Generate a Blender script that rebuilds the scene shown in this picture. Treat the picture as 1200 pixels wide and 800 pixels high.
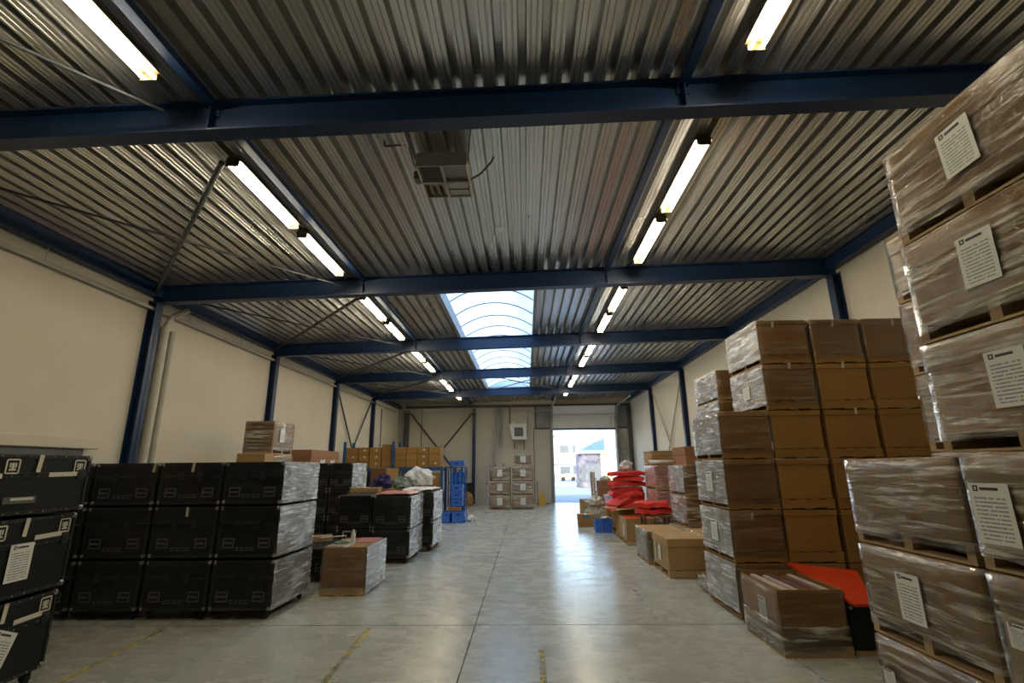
import bpy, bmesh, math, random
from mathutils import Vector, Matrix, noise
random.seed(7)
for o in list(bpy.data.objects): bpy.data.objects.remove(o)
S = bpy.context.scene
COL = S.collection
PI = math.pi

# ------------------------------------------------------------------ camera
F_PX, PITCH, YAW, ROLL, CAM_H = 571.76, .2527, .0244, -.0107, 1.8
cam_d = bpy.data.cameras.new('camera'); cam = bpy.data.objects.new('camera', cam_d); COL.objects.link(cam)
cam_d.sensor_fit = 'HORIZONTAL'; cam_d.sensor_width = 36; cam_d.lens = F_PX/1200*36
cam_d.clip_start = .05; cam_d.clip_end = 500
fw = Vector((-math.sin(YAW)*math.cos(PITCH), math.cos(YAW)*math.cos(PITCH), math.sin(PITCH)))
r0 = Vector((math.cos(YAW), math.sin(YAW), 0)); u0 = r0.cross(fw)
rt = math.cos(ROLL)*r0 + math.sin(ROLL)*u0; up = -math.sin(ROLL)*r0 + math.cos(ROLL)*u0
M = Matrix((rt, up, -fw)).transposed().to_4x4(); M.translation = (0, 0, CAM_H)
cam.matrix_world = M
S.camera = cam

# ------------------------------------------------------------------ sky, sun, exposure
w = bpy.data.worlds.new('world'); S.world = w; w.use_nodes = True
nt = w.node_tree; nt.nodes.clear()
sky = nt.nodes.new('ShaderNodeTexSky'); sky.sky_type = 'NISHITA'; sky.sun_disc = False
sky.sun_elevation = math.radians(38); sky.sun_rotation = math.radians(195); sky.air_density = 1.0; sky.dust_density = .6
bg = nt.nodes.new('ShaderNodeBackground'); bg.inputs[1].default_value = .9
wo = nt.nodes.new('ShaderNodeOutputWorld')
nt.links.new(sky.outputs[0], bg.inputs[0]); nt.links.new(bg.outputs[0], wo.inputs[0])
sun_d = bpy.data.lights.new('sun', 'SUN'); sun_d.energy = 4; sun_d.angle = .01; sun_d.color = (1, .95, .87)
sun = bpy.data.objects.new('sun', sun_d); COL.objects.link(sun)
sun.rotation_euler = (math.radians(52), 0, math.radians(-15)); sun.location = (0, -10, 30)
S.view_settings.view_transform = 'Standard'; S.view_settings.look = 'None'
S.view_settings.gamma = 1; S.view_settings.exposure = .12; S.view_settings.use_curve_mapping = False
TUBE_STRENGTH = 62

# ------------------------------------------------------------------ materials
def nodes(name):
    m = bpy.data.materials.new(name); m.use_nodes = True
    n = m.node_tree.nodes; n.clear(); out = n.new('ShaderNodeOutputMaterial')
    return m, n, m.node_tree.links, out
def srgb(c):
    return tuple(((v/255)/12.92 if v/255 <= .04045 else ((v/255+.055)/1.055)**2.4) for v in c) + (1,)
def pm(name, c1, c2=None, scale=6, stretch=(1, 1, 1), rough=.6, metal=0, bump=0, bscale=None, spec=.5, rough2=None, detail=5, rnd=0):
    """principled material: two linear colours mixed by noise, optional relief; rnd = brightness spread between objects"""
    m, n, L, out = nodes(name)
    p = n.new('ShaderNodeBsdfPrincipled'); L.new(p.outputs[0], out.inputs[0])
    p.inputs['Roughness'].default_value = rough; p.inputs['Metallic'].default_value = metal
    p.inputs['Specular IOR Level'].default_value = spec
    p.inputs['Base Color'].default_value = (*c1[:3], 1)
    if c2 is None: return m
    tc = n.new('ShaderNodeTexCoord'); mp = n.new('ShaderNodeMapping'); mp.inputs['Scale'].default_value = stretch
    L.new(tc.outputs['Object'], mp.inputs['Vector'])
    nz = n.new('ShaderNodeTexNoise'); nz.inputs['Scale'].default_value = scale; nz.inputs['Detail'].default_value = detail
    L.new(mp.outputs[0], nz.inputs['Vector'])
    mr = n.new('ShaderNodeMapRange'); mr.inputs[1].default_value = .3; mr.inputs[2].default_value = .7
    L.new(nz.outputs[0], mr.inputs[0])
    mx = n.new('ShaderNodeMix'); mx.data_type = 'RGBA'
    mx.inputs[6].default_value = (*c1[:3], 1); mx.inputs[7].default_value = (*c2[:3], 1)
    L.new(mr.outputs[0], mx.inputs[0])
    col = mx.outputs[2]
    if rnd:
        oi = n.new('ShaderNodeObjectInfo'); hs = n.new('ShaderNodeHueSaturation')
        r2 = n.new('ShaderNodeMapRange'); r2.inputs[3].default_value = 1-rnd; r2.inputs[4].default_value = 1+rnd
        L.new(oi.outputs['Random'], r2.inputs[0]); L.new(r2.outputs[0], hs.inputs['Value']); L.new(col, hs.inputs['Color'])
        col = hs.outputs[0]
    L.new(col, p.inputs['Base Color'])
    if rough2 is not None:
        r3 = n.new('ShaderNodeMapRange'); r3.inputs[1].default_value = .3; r3.inputs[2].default_value = .7
        r3.inputs[3].default_value = rough; r3.inputs[4].default_value = rough2
        L.new(nz.outputs[0], r3.inputs[0]); L.new(r3.outputs[0], p.inputs['Roughness'])
    if bump:
        nb = n.new('ShaderNodeTexNoise'); nb.inputs['Scale'].default_value = bscale or scale*4; nb.inputs['Detail'].default_value = 3
        L.new(mp.outputs[0], nb.inputs['Vector'])
        b = n.new('ShaderNodeBump'); b.inputs['Strength'].default_value = bump; b.inputs['Distance'].default_value = .02
        L.new(nb.outputs[0], b.inputs['Height']); L.new(b.outputs[0], p.inputs['Normal'])
    return m
def emit(name, col, st):
    m, n, L, out = nodes(name); e = n.new('ShaderNodeEmission'); e.inputs[0].default_value = (*col, 1); e.inputs[1].default_value = st
    L.new(e.outputs[0], out.inputs[0]); return m

def film_material(name, lo, hi, streak, tint=(.9, .87, .8), gloss=.9):  # default warm tint puts the lamps' yellow into haze and streaks
    """stretch film: clear sheet, milky where it overlaps, fine pale streaks along the pull, glossy wrinkles"""
    m, n, L, out = nodes(name)
    tc = n.new('ShaderNodeTexCoord')
    oi = n.new('ShaderNodeObjectInfo'); va = n.new('ShaderNodeVectorMath'); va.operation = 'ADD'
    sc = n.new('ShaderNodeVectorMath'); sc.operation = 'SCALE'; sc.inputs[0].default_value = (17, 31, 23)
    L.new(oi.outputs['Random'], sc.inputs['Scale']); L.new(tc.outputs['Object'], va.inputs[0]); L.new(sc.outputs[0], va.inputs[1])
    def nz(scale, st, rot, det=4):
        mp = n.new('ShaderNodeMapping'); mp.vector_type = 'TEXTURE' if False else 'POINT'
        mp.inputs['Scale'].default_value = st; mp.inputs['Rotation'].default_value = rot
        q = n.new('ShaderNodeTexNoise'); q.inputs['Scale'].default_value = scale; q.inputs['Detail'].default_value = det; q.inputs['Roughness'].default_value = .6
        L.new(va.outputs[0], mp.inputs[0]); L.new(mp.outputs[0], q.inputs['Vector']); return q.outputs[0]
    def mr(v, a, b, c, d):
        q = n.new('ShaderNodeMapRange'); q.inputs[1].default_value = a; q.inputs[2].default_value = b; q.inputs[3].default_value = c; q.inputs[4].default_value = d
        L.new(v, q.inputs[0]); return q.outputs[0]
    def mth(op, a, b):
        q = n.new('ShaderNodeMath'); q.operation = op
        for i, v in enumerate((a, b)):
            if isinstance(v, (int, float)): q.inputs[i].default_value = v
            else: L.new(v, q.inputs[i])
        return q.outputs[0]
    s1 = nz(1.6, (1.2, 1.2, 17), (.02, .03, 0)); s2 = nz(1.5, (1.5, 1.5, 12), (.3, -.3, 0)); pt = nz(2.4, (1, 1, 2.4), (0, 0, 0))
    crumple = nz(9, (1, 1, 1.6), (.4, .3, 0), 3)
    st = mth('MAXIMUM', mr(s1, .50, .63, 0, streak), mr(s2, .56, .67, 0, streak*.9))
    haze = mth('MAXIMUM', mth('MULTIPLY', st, mr(pt, .35, .6, .5, 1)), mr(pt, .42, .72, lo, hi))
    ht = mth('ADD', mth('MULTIPLY', s1, .5), mth('ADD', mth('MULTIPLY', s2, .5), mth('MULTIPLY', crumple, .7)))
    b = n.new('ShaderNodeBump'); b.inputs['Strength'].default_value = 1; b.inputs['Distance'].default_value = .022; L.new(ht, b.inputs['Height'])
    tr = n.new('ShaderNodeBsdfTransparent')
    df = n.new('ShaderNodeBsdfDiffuse'); df.inputs[0].default_value = (*tint, 1); L.new(b.outputs[0], df.inputs['Normal'])
    m1 = n.new('ShaderNodeMixShader'); L.new(haze, m1.inputs[0]); L.new(tr.outputs[0], m1.inputs[1]); L.new(df.outputs[0], m1.inputs[2])
    gl = n.new('ShaderNodeBsdfGlossy'); gl.inputs['Roughness'].default_value = .1; gl.inputs[0].default_value = (1, 1, 1, 1); L.new(b.outputs[0], gl.inputs['Normal'])
    fr = n.new('ShaderNodeFresnel'); fr.inputs[0].default_value = 1.7; L.new(b.outputs[0], fr.inputs['Normal'])
    m2 = n.new('ShaderNodeMixShader'); L.new(mth('MULTIPLY', fr.outputs[0], gloss), m2.inputs[0]); L.new(m1.outputs[0], m2.inputs[1]); L.new(gl.outputs[0], m2.inputs[2])
    L.new(m2.outputs[0], out.inputs[0])
    return m

def print_material(name):
    """white paper with rows of tiny illegible print (sheet spans 0..1 in generated y and z)"""
    m, n, L, out = nodes(name)
    p = n.new('ShaderNodeBsdfPrincipled'); p.inputs['Roughness'].default_value = .55; L.new(p.outputs[0], out.inputs[0])
    tc = n.new('ShaderNodeTexCoord'); sp = n.new('ShaderNodeSeparateXYZ'); L.new(tc.outputs['Generated'], sp.inputs[0])
    def mth(op, a, b=None):
        q = n.new('ShaderNodeMath'); q.operation = op
        for i, v in enumerate((a, b)):
            if v is None: continue
            if isinstance(v, (int, float)): q.inputs[i].default_value = v
            else: L.new(v, q.inputs[i])
        return q.outputs[0]
    zz = mth('MULTIPLY', sp.outputs['Z'], 15)
    line = mth('LESS_THAN', mth('FRACT', zz), .42)
    nz = n.new('ShaderNodeTexNoise'); nz.inputs['Scale'].default_value = 1; nz.inputs['Detail'].default_value = 2
    cv = n.new('ShaderNodeCombineXYZ'); L.new(mth('MULTIPLY', sp.outputs['X'], 14), cv.inputs[0]); L.new(mth('MULTIPLY', mth('FLOOR', zz), 7.3), cv.inputs[1])
    L.new(cv.outputs[0], nz.inputs['Vector'])
    ink = mth('MULTIPLY', line, mth('GREATER_THAN', nz.outputs[0], .42))
    inx = mth('MULTIPLY', mth('GREATER_THAN', sp.outputs['X'], .1), mth('LESS_THAN', sp.outputs['X'], .88))
    inz = mth('MULTIPLY', mth('GREATER_THAN', sp.outputs['Z'], .07), mth('LESS_THAN', sp.outputs['Z'], .8))
    ink = mth('MULTIPLY', ink, mth('MULTIPLY', inx, inz))
    mx = n.new('ShaderNodeMix'); mx.data_type = 'RGBA'; mx.inputs[6].default_value = (.78, .77, .7, 1); mx.inputs[7].default_value = (.2, .2, .2, 1)
    L.new(mth('MULTIPLY', ink, .8), mx.inputs[0]); L.new(mx.outputs[2], p.inputs['Base Color'])
    return m

def worn_paint(name, col):
    m, n, L, out = nodes(name)
    p = n.new('ShaderNodeBsdfPrincipled'); p.inputs['Base Color'].default_value = (*col, 1); p.inputs['Roughness'].default_value = .6
    tr = n.new('ShaderNodeBsdfTransparent'); mx = n.new('ShaderNodeMixShader')
    tc = n.new('ShaderNodeTexCoord'); nz = n.new('ShaderNodeTexNoise'); nz.inputs['Scale'].default_value = 7; nz.inputs['Detail'].default_value = 4
    L.new(tc.outputs['Object'], nz.inputs['Vector'])
    mr = n.new('ShaderNodeMapRange'); mr.inputs[1].default_value = .44; mr.inputs[2].default_value = .56; mr.inputs[3].default_value = 0; mr.inputs[4].default_value = .75
    L.new(nz.outputs[0], mr.inputs[0]); L.new(mr.outputs[0], mx.inputs[0]); L.new(tr.outputs[0], mx.inputs[1]); L.new(p.outputs[0], mx.inputs[2])
    L.new(mx.outputs[0], out.inputs[0]); return m

def floor_material():
    m, n, L, out = nodes('polished_concrete')
    p = n.new('ShaderNodeBsdfPrincipled'); L.new(p.outputs[0], out.inputs[0])
    tc = n.new('ShaderNodeTexCoord')
    def nz(scale, st=(1, 1, 1), det=6, rot=0):
        mp = n.new('ShaderNodeMapping'); mp.inputs['Scale'].default_value = st; mp.inputs['Rotation'].default_value = (0, 0, rot)
        q = n.new('ShaderNodeTexNoise'); q.inputs['Scale'].default_value = scale; q.inputs['Detail'].default_value = det; q.inputs['Roughness'].default_value = .62
        L.new(tc.outputs['Object'], mp.inputs[0]); L.new(mp.outputs[0], q.inputs['Vector']); return q.outputs[0]
    def mrange(v, a, b, c, d):
        q = n.new('ShaderNodeMapRange'); q.inputs[1].default_value = a; q.inputs[2].default_value = b; q.inputs[3].default_value = c; q.inputs[4].default_value = d
        L.new(v, q.inputs[0]); return q.outputs[0]
    def mix(f, a, b):
        q = n.new('ShaderNodeMix'); q.data_type = 'RGBA'
        for i, v in ((0, f), (6, a), (7, b)):
            if isinstance(v, tuple): q.inputs[i].default_value = v
            else: L.new(v, q.inputs[i])
        return q.outputs[2]
    big = nz(.55); mid = nz(1.6, (1, 1.4, 1)); fine = nz(9, (1, 1, 1), 8); streak = nz(1.3, (.8, 2.0, 1), 6, .35)
    c = mix(mrange(big, .35, .68, 0, 1), (.38, .385, .335, 1), (.46, .46, .405, 1))
    c = mix(mrange(mid, .5, .75, 0, .35), c, (.30, .29, .235, 1))
    c = mix(mrange(streak, .5, .8, 0, .25), c, (.52, .51, .45, 1))
    c = mix(mrange(fine, .55, .85, 0, .2), c, (.29, .285, .24, 1))
    L.new(c, p.inputs['Base Color'])
    L.new(mrange(nz(2.6, (1, 1.5, 1), 5, .2), .3, .7, .2, .34), p.inputs['Roughness'])
    p.inputs['Specular IOR Level'].default_value = .6
    b = n.new('ShaderNodeBump'); b.inputs['Strength'].default_value = .07; b.inputs['Distance'].default_value = .01
    L.new(nz(4, (1, 1.6, 1), 5), b.inputs['Height']); L.new(b.outputs[0], p.inputs['Normal'])
    return m

MAT = dict(
    floor=floor_material(),
    joint=pm('joint_filler', (.03, .03, .025), rough=.9),
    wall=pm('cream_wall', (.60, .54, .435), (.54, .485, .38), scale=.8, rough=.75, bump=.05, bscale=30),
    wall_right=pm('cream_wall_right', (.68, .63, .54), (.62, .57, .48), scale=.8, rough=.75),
    panel_grey=pm('greyish_panel', (.50, .46, .39), (.44, .40, .34), scale=2, rough=.7),
    deck=pm('galvanised_deck', (.66, .65, .61), (.58, .57, .53), scale=.9, stretch=(2, .4, 1), rough=.27, rough2=.33, metal=.85, spec=.5),
    blue=pm('blue_steel_paint', (.006, .03, .095), (.005, .024, .075), scale=3, rough=.42),
    brace=pm('brace_steel', (.04, .045, .05), (.06, .06, .06), scale=5, rough=.5),
    palebrace=pm('pale_brace_steel', (.5, .45, .36), rough=.5),
    grey=pm('grey_steel', (.28, .28, .27), (.22, .22, .21), scale=4, rough=.5, metal=.2),
    darkgrey=pm('dark_grey_steel', (.07, .07, .07), (.1, .1, .1), scale=4, rough=.5),
    galv=pm('galvanised_pipe', (.5, .47, .41), (.42, .4, .35), scale=5, rough=.45, metal=.3),
    white=pm('white_enamel', (.75, .74, .7), (.68, .67, .63), scale=3, rough=.5),
    doorwhite=pm('white_door_panel', (.72, .70, .68), (.66, .64, .62), scale=3, rough=.55),
    tube=emit('fluorescent_tube', (1.0, .90, .68), TUBE_STRENGTH),
    fixture=pm('fixture_yellow_glow', (.085, .062, .02), rough=.5),  # dark yellow colour stands in for the yellow glow around the tubes
    card=pm('brown_cardboard', (.345, .18, .042), (.295, .15, .034), scale=5, stretch=(1, 1, 6), rough=.75, bump=.05, bscale=60, rnd=.12),
    card_light=pm('light_cardboard', (.43, .27, .115), (.37, .23, .09), scale=5, stretch=(1, 1, 6), rough=.75, bump=.05, bscale=60, rnd=.12),
    card_red=pm('reddish_cardboard', (.32, .15, .07), (.26, .12, .055), scale=5, stretch=(1, 1, 8), rough=.75, rnd=.1),
    wood=pm('pallet_wood', (.45, .31, .16), (.36, .24, .115), scale=7, stretch=(1, 6, 6), rough=.8, rnd=.15),
    black=pm('black_laminate', (.009, .010, .009), (.013, .014, .012), scale=6, rough=.45, rnd=.15, spec=.25),
    blackedge=pm('black_edge', (.02, .021, .02), (.03, .03, .028), scale=6, rough=.4, metal=.3),
    chrome=pm('zinc_corner', (.45, .45, .42), (.3, .3, .28), scale=20, rough=.35, metal=.8),
    stencil=pm('grey_stencil', (.11, .11, .1), rough=.7),
    tape=pm('white_tape', (.66, .62, .5), (.6, .56, .43), scale=9, rough=.5),
    paper=print_material('printed_sheet'),
    ink=pm('black_ink', (.04, .04, .04), rough=.6),
    rubber=pm('black_rubber', (.015, .015, .015), rough=.7),
    red=pm('red_sheet', (.82, .045, .03), (.7, .03, .025), scale=3, rough=.55),
    redboard=pm('red_board', (.72, .055, .012), (.62, .045, .012), scale=3, rough=.45),
    pink=pm('pink_film', (.62, .25, .22), (.5, .2, .2), scale=9, rough=.3),
    blueplastic=pm('blue_plastic', (.05, .18, .68), (.04, .15, .58), scale=6, rough=.4),
    bluesteel2=pm('rack_blue', (.02, .09, .24), (.016, .07, .19), scale=6, rough=.4),
    cyan=pm('cyan_plastic', (.02, .25, .5), (.015, .18, .42), scale=6, rough=.4),
    yellow=pm('yellow_plastic', (.6, .36, .02), (.52, .3, .015), scale=6, rough=.5),
    whitebag=pm('white_bag', (.68, .65, .6), (.55, .53, .48), scale=7, rough=.6),
    greybag=pm('grey_green_bag', (.33, .32, .25), (.42, .4, .33), scale=7, rough=.6),
    navy=pm('navy_cloth', (.025, .025, .12), (.05, .03, .1), scale=9, rough=.8),
    greencloth=pm('green_cloth', (.12, .18, .12), (.3, .32, .26), scale=9, rough=.8),
    lilac=pm('lilac_plastic', (.6, .55, .72), (.52, .48, .66), scale=6, rough=.4),
    stripe_dark=pm('dark_red_board', (.14, .05, .04), (.2, .08, .06), scale=12, rough=.5),
    stripe_light=pm('pale_board', (.6, .5, .42), (.5, .4, .33), scale=12, rough=.4),
    clear=pm('clear_plastic', (.7, .72, .7), rough=.15),
    film=film_material('stretch_film', .0, .12, .66, tint=(.92, .85, .72)),  # lamp yellow is put into the tint of the pale streaks
    film_milky_sheen=film_material('stretch_film_milky_sheen', .2, .6, .98, tint=(.9, .9, .9)),  # milky film whose white also stands in for sheen on the aisle faces
    film_light=film_material('stretch_film_light', .0, .03, .16, gloss=.7),
    film_dark=film_material('stretch_film_on_black', .0, .004, .03, gloss=.2),
    film_pink=film_material('stretch_film_pink', .3, .7, .8, tint=(.88, .5, .48)),
    poly=None,
)
def poly_mat():
    m, n, L, out = nodes('twin_wall_polycarbonate')
    tc = n.new('ShaderNodeTexCoord'); mp = n.new('ShaderNodeMapping'); mp.inputs['Scale'].default_value = (1, .5, 1); mp.inputs['Rotation'].default_value = (0, 0, .5)
    nz = n.new('ShaderNodeTexNoise'); nz.inputs['Scale'].default_value = .8; nz.inputs['Detail'].default_value = 4
    L.new(tc.outputs['Object'], mp.inputs[0]); L.new(mp.outputs[0], nz.inputs['Vector'])
    mr = n.new('ShaderNodeMapRange'); mr.inputs[1].default_value = .4; mr.inputs[2].default_value = .65; L.new(nz.outputs[0], mr.inputs[0])
    mx = n.new('ShaderNodeMix'); mx.data_type = 'RGBA'; mx.inputs[6].default_value = (.33, .49, .60, 1); mx.inputs[7].default_value = (.62, .71, .76, 1)
    L.new(mr.outputs[0], mx.inputs[0])
    t = n.new('ShaderNodeBsdfTranslucent'); L.new(mx.outputs[2], t.inputs[0])
    g = n.new('ShaderNodeBsdfGlossy'); g.inputs['Roughness'].default_value = .3
    ms = n.new('ShaderNodeMixShader'); ms.inputs[0].default_value = .06
    L.new(t.outputs[0], ms.inputs[1]); L.new(g.outputs[0], ms.inputs[2]); L.new(ms.outputs[0], out.inputs[0]); return m
MAT['poly'] = poly_mat()

# ------------------------------------------------------------------ mesh helpers
class MB:
    def __init__(s): s.v = []; s.f = []
    def add(s, vs, fs):
        k = len(s.v); s.v += [tuple(v) for v in vs]; s.f += [tuple(i+k for i in f) for f in fs]; return s
    def box(s, x0, x1, y0, y1, z0, z1):
        return s.add([(x0,y0,z0),(x1,y0,z0),(x1,y1,z0),(x0,y1,z0),(x0,y0,z1),(x1,y0,z1),(x1,y1,z1),(x0,y1,z1)],
                     [(3,2,1,0),(4,5,6,7),(0,1,5,4),(1,2,6,5),(2,3,7,6),(3,0,4,7)])
    def bar(s, a, b, w, h=None, upv=(0,0,1)):
        a, b = Vector(a), Vector(b); h = h or w; d = (b-a).normalized(); u = Vector(upv)
        if abs(d.dot(u)) > .98: u = Vector((1,0,0))
        r = d.cross(u).normalized(); u = r.cross(d)
        q = [a+r*x*w/2+u*y*h/2 for x, y in ((-1,-1),(1,-1),(1,1),(-1,1))]; q += [p+(b-a) for p in q]
        return s.add(q, [(0,1,2,3),(7,6,5,4),(1,0,4,5),(2,1,5,6),(3,2,6,7),(0,3,7,4)])
    def tube(s, a, b, r, n=8, r2=None):
        a, b = Vector(a), Vector(b); d = (b-a).normalized(); u = Vector((0,0,1))
        if abs(d.dot(u)) > .98: u = Vector((1,0,0))
        x = d.cross(u).normalized(); y = x.cross(d); r2 = r if r2 is None else r2
        vs = [a+(x*math.cos(2*PI*i/n)+y*math.sin(2*PI*i/n))*r for i in range(n)]+[b+(x*math.cos(2*PI*i/n)+y*math.sin(2*PI*i/n))*r2 for i in range(n)]
        return s.add(vs, [(i,(i+1)%n,n+(i+1)%n,n+i) for i in range(n)]+[tuple(range(n))[::-1], tuple(range(n,2*n))])
    def path(s, pts, r, n=6):
        for a, b in zip(pts, pts[1:]): s.tube(a, b, r, n)
        return s
    def prism(s, poly, axis, a, b):
        """polygon (two coords) extruded along axis 'x','y' or 'z'"""
        def P(p, t): return {'x': (t, p[0], p[1]), 'y': (p[0], t, p[1]), 'z': (p[0], p[1], t)}[axis]
        n = len(poly)
        return s.add([P(p, a) for p in poly]+[P(p, b) for p in poly], [(i,(i+1)%n,n+(i+1)%n,n+i) for i in range(n)]+[tuple(range(n))[::-1], tuple(range(n,2*n))])
    def ball(s, c, r, n=8, k=5, sz=1):
        vs = [(c[0], c[1], c[2]-r*sz)]
        for j in range(1, k):
            t = -PI/2+PI*j/k
            for i in range(n): vs.append((c[0]+r*math.cos(t)*math.cos(2*PI*i/n), c[1]+r*math.cos(t)*math.sin(2*PI*i/n), c[2]+r*sz*math.sin(t)))
        vs.append((c[0], c[1], c[2]+r*sz)); fs = []; last = len(vs)-1
        for i in range(n):
            fs.append((0, 1+(i+1)%n, 1+i)); fs.append((last, 1+(k-2)*n+i, 1+(k-2)*n+(i+1)%n))
            for j in range(k-2): fs.append((1+j*n+i, 1+j*n+(i+1)%n, 1+(j+1)*n+(i+1)%n, 1+(j+1)*n+i))
        return s.add(vs, fs)
    def mesh(s, name, mat, smooth=False, bevel=0, seg=1):
        me = bpy.data.meshes.new(name); me.from_pydata(s.v, [], s.f)
        bm = bmesh.new(); bm.from_mesh(me)
        bmesh.ops.recalc_face_normals(bm, faces=bm.faces)
        if bevel: bmesh.ops.bevel(bm, geom=bm.edges[:], offset=bevel, segments=seg, affect='EDGES', clamp_overlap=True)
        bm.to_mesh(me); bm.free()
        if mat: me.materials.append(MAT[mat])
        if smooth: me.polygons.foreach_set('use_smooth', [True]*len(me.polygons))
        return me
CACHE = {}
def cached(key, fn):
    if key not in CACHE: CACHE[key] = fn()
    return CACHE[key]
def obj(name, me, parent=None, loc=(0,0,0), rot=(0,0,0), label=None):
    o = bpy.data.objects.new(name, me); COL.objects.link(o); o.parent = parent; o.location = loc; o.rotation_euler = rot
    if label: o['label'] = label
    return o
def tag(o, label, cat, group=None):
    o['label'] = label; o['category'] = cat
    if group: o['group'] = group
    return o
def thing(name, label, cat, loc=(0,0,0), rz=0, group=None):
    o = bpy.data.objects.new(name, None); COL.objects.link(o); o.location = loc; o.rotation_euler = (0,0,rz); o.empty_display_size = .2
    return tag(o, label, cat, group)
def struct(name, me, label=None, parent=None):
    o = obj(name, me, parent)
    if parent is None: o['kind'] = 'structure'
    if label: o['label'] = label
    return o
def sbox(name, mat, *b, bevel=.004, **k): return struct(name, MB().box(*b).mesh(name, mat, bevel=bevel), **k)
def boxmesh(w, d, h, mat, bevel=.006, z0=0):
    return cached(('box', round(w,3), round(d,3), round(h,3), mat, bevel, round(z0,3)), lambda: MB().box(-w/2, w/2, -d/2, d/2, z0, z0+h).mesh('box', mat, bevel=bevel))
def nzv(x, y, z, s=1.): return noise.noise(Vector((x*s, y*s, z*s)))

# ------------------------------------------------------------------ the hall
XL, XR, YF, YB = -6.90, 5.72, -5.0, 26.68
HL, HR = 4.81, 5.10                       # underside of the frames at the two walls
BY = [-.62, 3.86, 8.35, 12.84, 17.33, 21.80]   # frame positions
def hb(x): return HL+(HR-HL)*(x-XL)/(XR-XL)
def hd(x): return hb(x)+.34               # underside of the roof deck
TOP = 6.1
# floor slabs with sawn joints
fl = struct('floor', MB().box(XL-.2, XR+.2, YF, YB+.05, -.3, -.012).mesh('floor', 'joint'), 'smooth grey concrete floor of the hall')
xs = [XL-.2, -.6265, XR+.2]; ys = [YF, 6.42, 26.73]
for i in range(2):
    for j in range(2):
        g = .007
        obj('slab', MB().box(xs[i]+g, xs[i+1]-g, ys[j]+g, ys[j+1]-g, -.012, 0).mesh('slab', 'floor'), fl)
MAT['ypaint'] = worn_paint('worn_yellow_paint', (.62, .5, .12)); MAT['wpaint'] = worn_paint('worn_white_paint', (.62, .62, .6))
def line(a, b, w, mat):
    obj('painted_line', MB().bar((a[0], a[1], .001), (b[0], b[1], .001), w, .002).mesh('painted_line', mat), fl)
line((-1.86, 6.35), (-1.76, 4.1), .06, 'ypaint'); line((-4.3, 6.35), (-4.1, 4.3), .05, 'ypaint')
line((.13, 5.6), (.12, 4.0), .06, 'ypaint'); line((1.55, 6.5), (1.62, 8.4), .06, 'wpaint'); line((2.55, 5.2), (2.50, 4.2), .06, 'wpaint')
# walls
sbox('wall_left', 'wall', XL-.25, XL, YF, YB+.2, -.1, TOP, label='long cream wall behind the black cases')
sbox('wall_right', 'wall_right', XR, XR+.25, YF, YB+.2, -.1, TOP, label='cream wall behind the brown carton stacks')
sbox('wall_front', 'wall', XL-.25, XR+.25, YF-.25, YF, -.1, TOP)
DL, DR, DT = 1.50, 4.82, 3.80
wb = MB().box(XL, DL, YB, YB+.2, -.1, TOP).box(DR, XR, YB, YB+.2, -.1, TOP).box(DL, DR, YB, YB+.2, DT+.35, TOP)
wb = struct('wall_back', wb.mesh('wall_back', 'wall'), 'cream end wall with the open loading door')
for x in (-6.1, -4.5, -1.72, -.35, .45):
    obj('panel_joint', MB().box(x-.006, x+.006, YB-.004, YB+.01, 0, 5.1).mesh('panel_joint', 'panel_grey'), wb)
# roof deck, trapezoidal, cut for the skylight
def deck(mb, x0, x1, y0, y1):
    P = .205; prof = [(0,0),(.022,0),(.027,.012),(.035,.012),(.040,0),(.075,0),(.080,.012),(.088,.012),(.093,0),(.124,0),(.136,.115),(.193,.115)]
    pts = []; k0 = math.floor((x0-XL)/P)
    for k in range(k0, int((x1-XL)/P)+2):
        for a, z in prof:
            x = XL+k*P+a
            if x0 <= x <= x1: pts.append((x, hd(x)+z))
    n = len(pts); vs = [(x, y0, z) for x, z in pts]+[(x, y1, z) for x, z in pts]
    mb.add(vs, [(i, i+1, n+i+1, n+i) for i in range(n-1)])
SX0, SX1, SY0, SY1 = -1.70, .24, 8.6, 23.2
dm = MB(); deck(dm, XL, XR+.05, YF, SY0); deck(dm, XL, SX0, SY0, SY1); deck(dm, SX1, XR+.05, SY0, SY1); deck(dm, XL, XR+.05, SY1, YB+.1)
struct('ceiling', dm.mesh('ceiling', 'deck'), 'ribbed galvanised metal roof deck')
rf = MB().add([(XL-.3, YF-.3, hd(XL)+.25), (XR+.3, YF-.3, hd(XR)+.25), (XR+.3, SY0, hd(XR)+.25), (XL-.3, SY0, hd(XL)+.25)], [(0,1,2,3)])
for a, b in ((XL-.3, SX0-.06), (SX1+.06, XR+.3)):
    rf.add([(a, SY0, hd(a)+.25), (b, SY0, hd(b)+.25), (b, SY1, hd(b)+.25), (a, SY1, hd(a)+.25)], [(0,1,2,3)])
rf.add([(XL-.3, SY1, hd(XL)+.25), (XR+.3, SY1, hd(XR)+.25), (XR+.3, YB+.3, hd(XR)+.25), (XL-.3, YB+.3, hd(XL)+.25)], [(0,1,2,3)])
struct('roof', rf.mesh('roof', 'darkgrey'))
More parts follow.
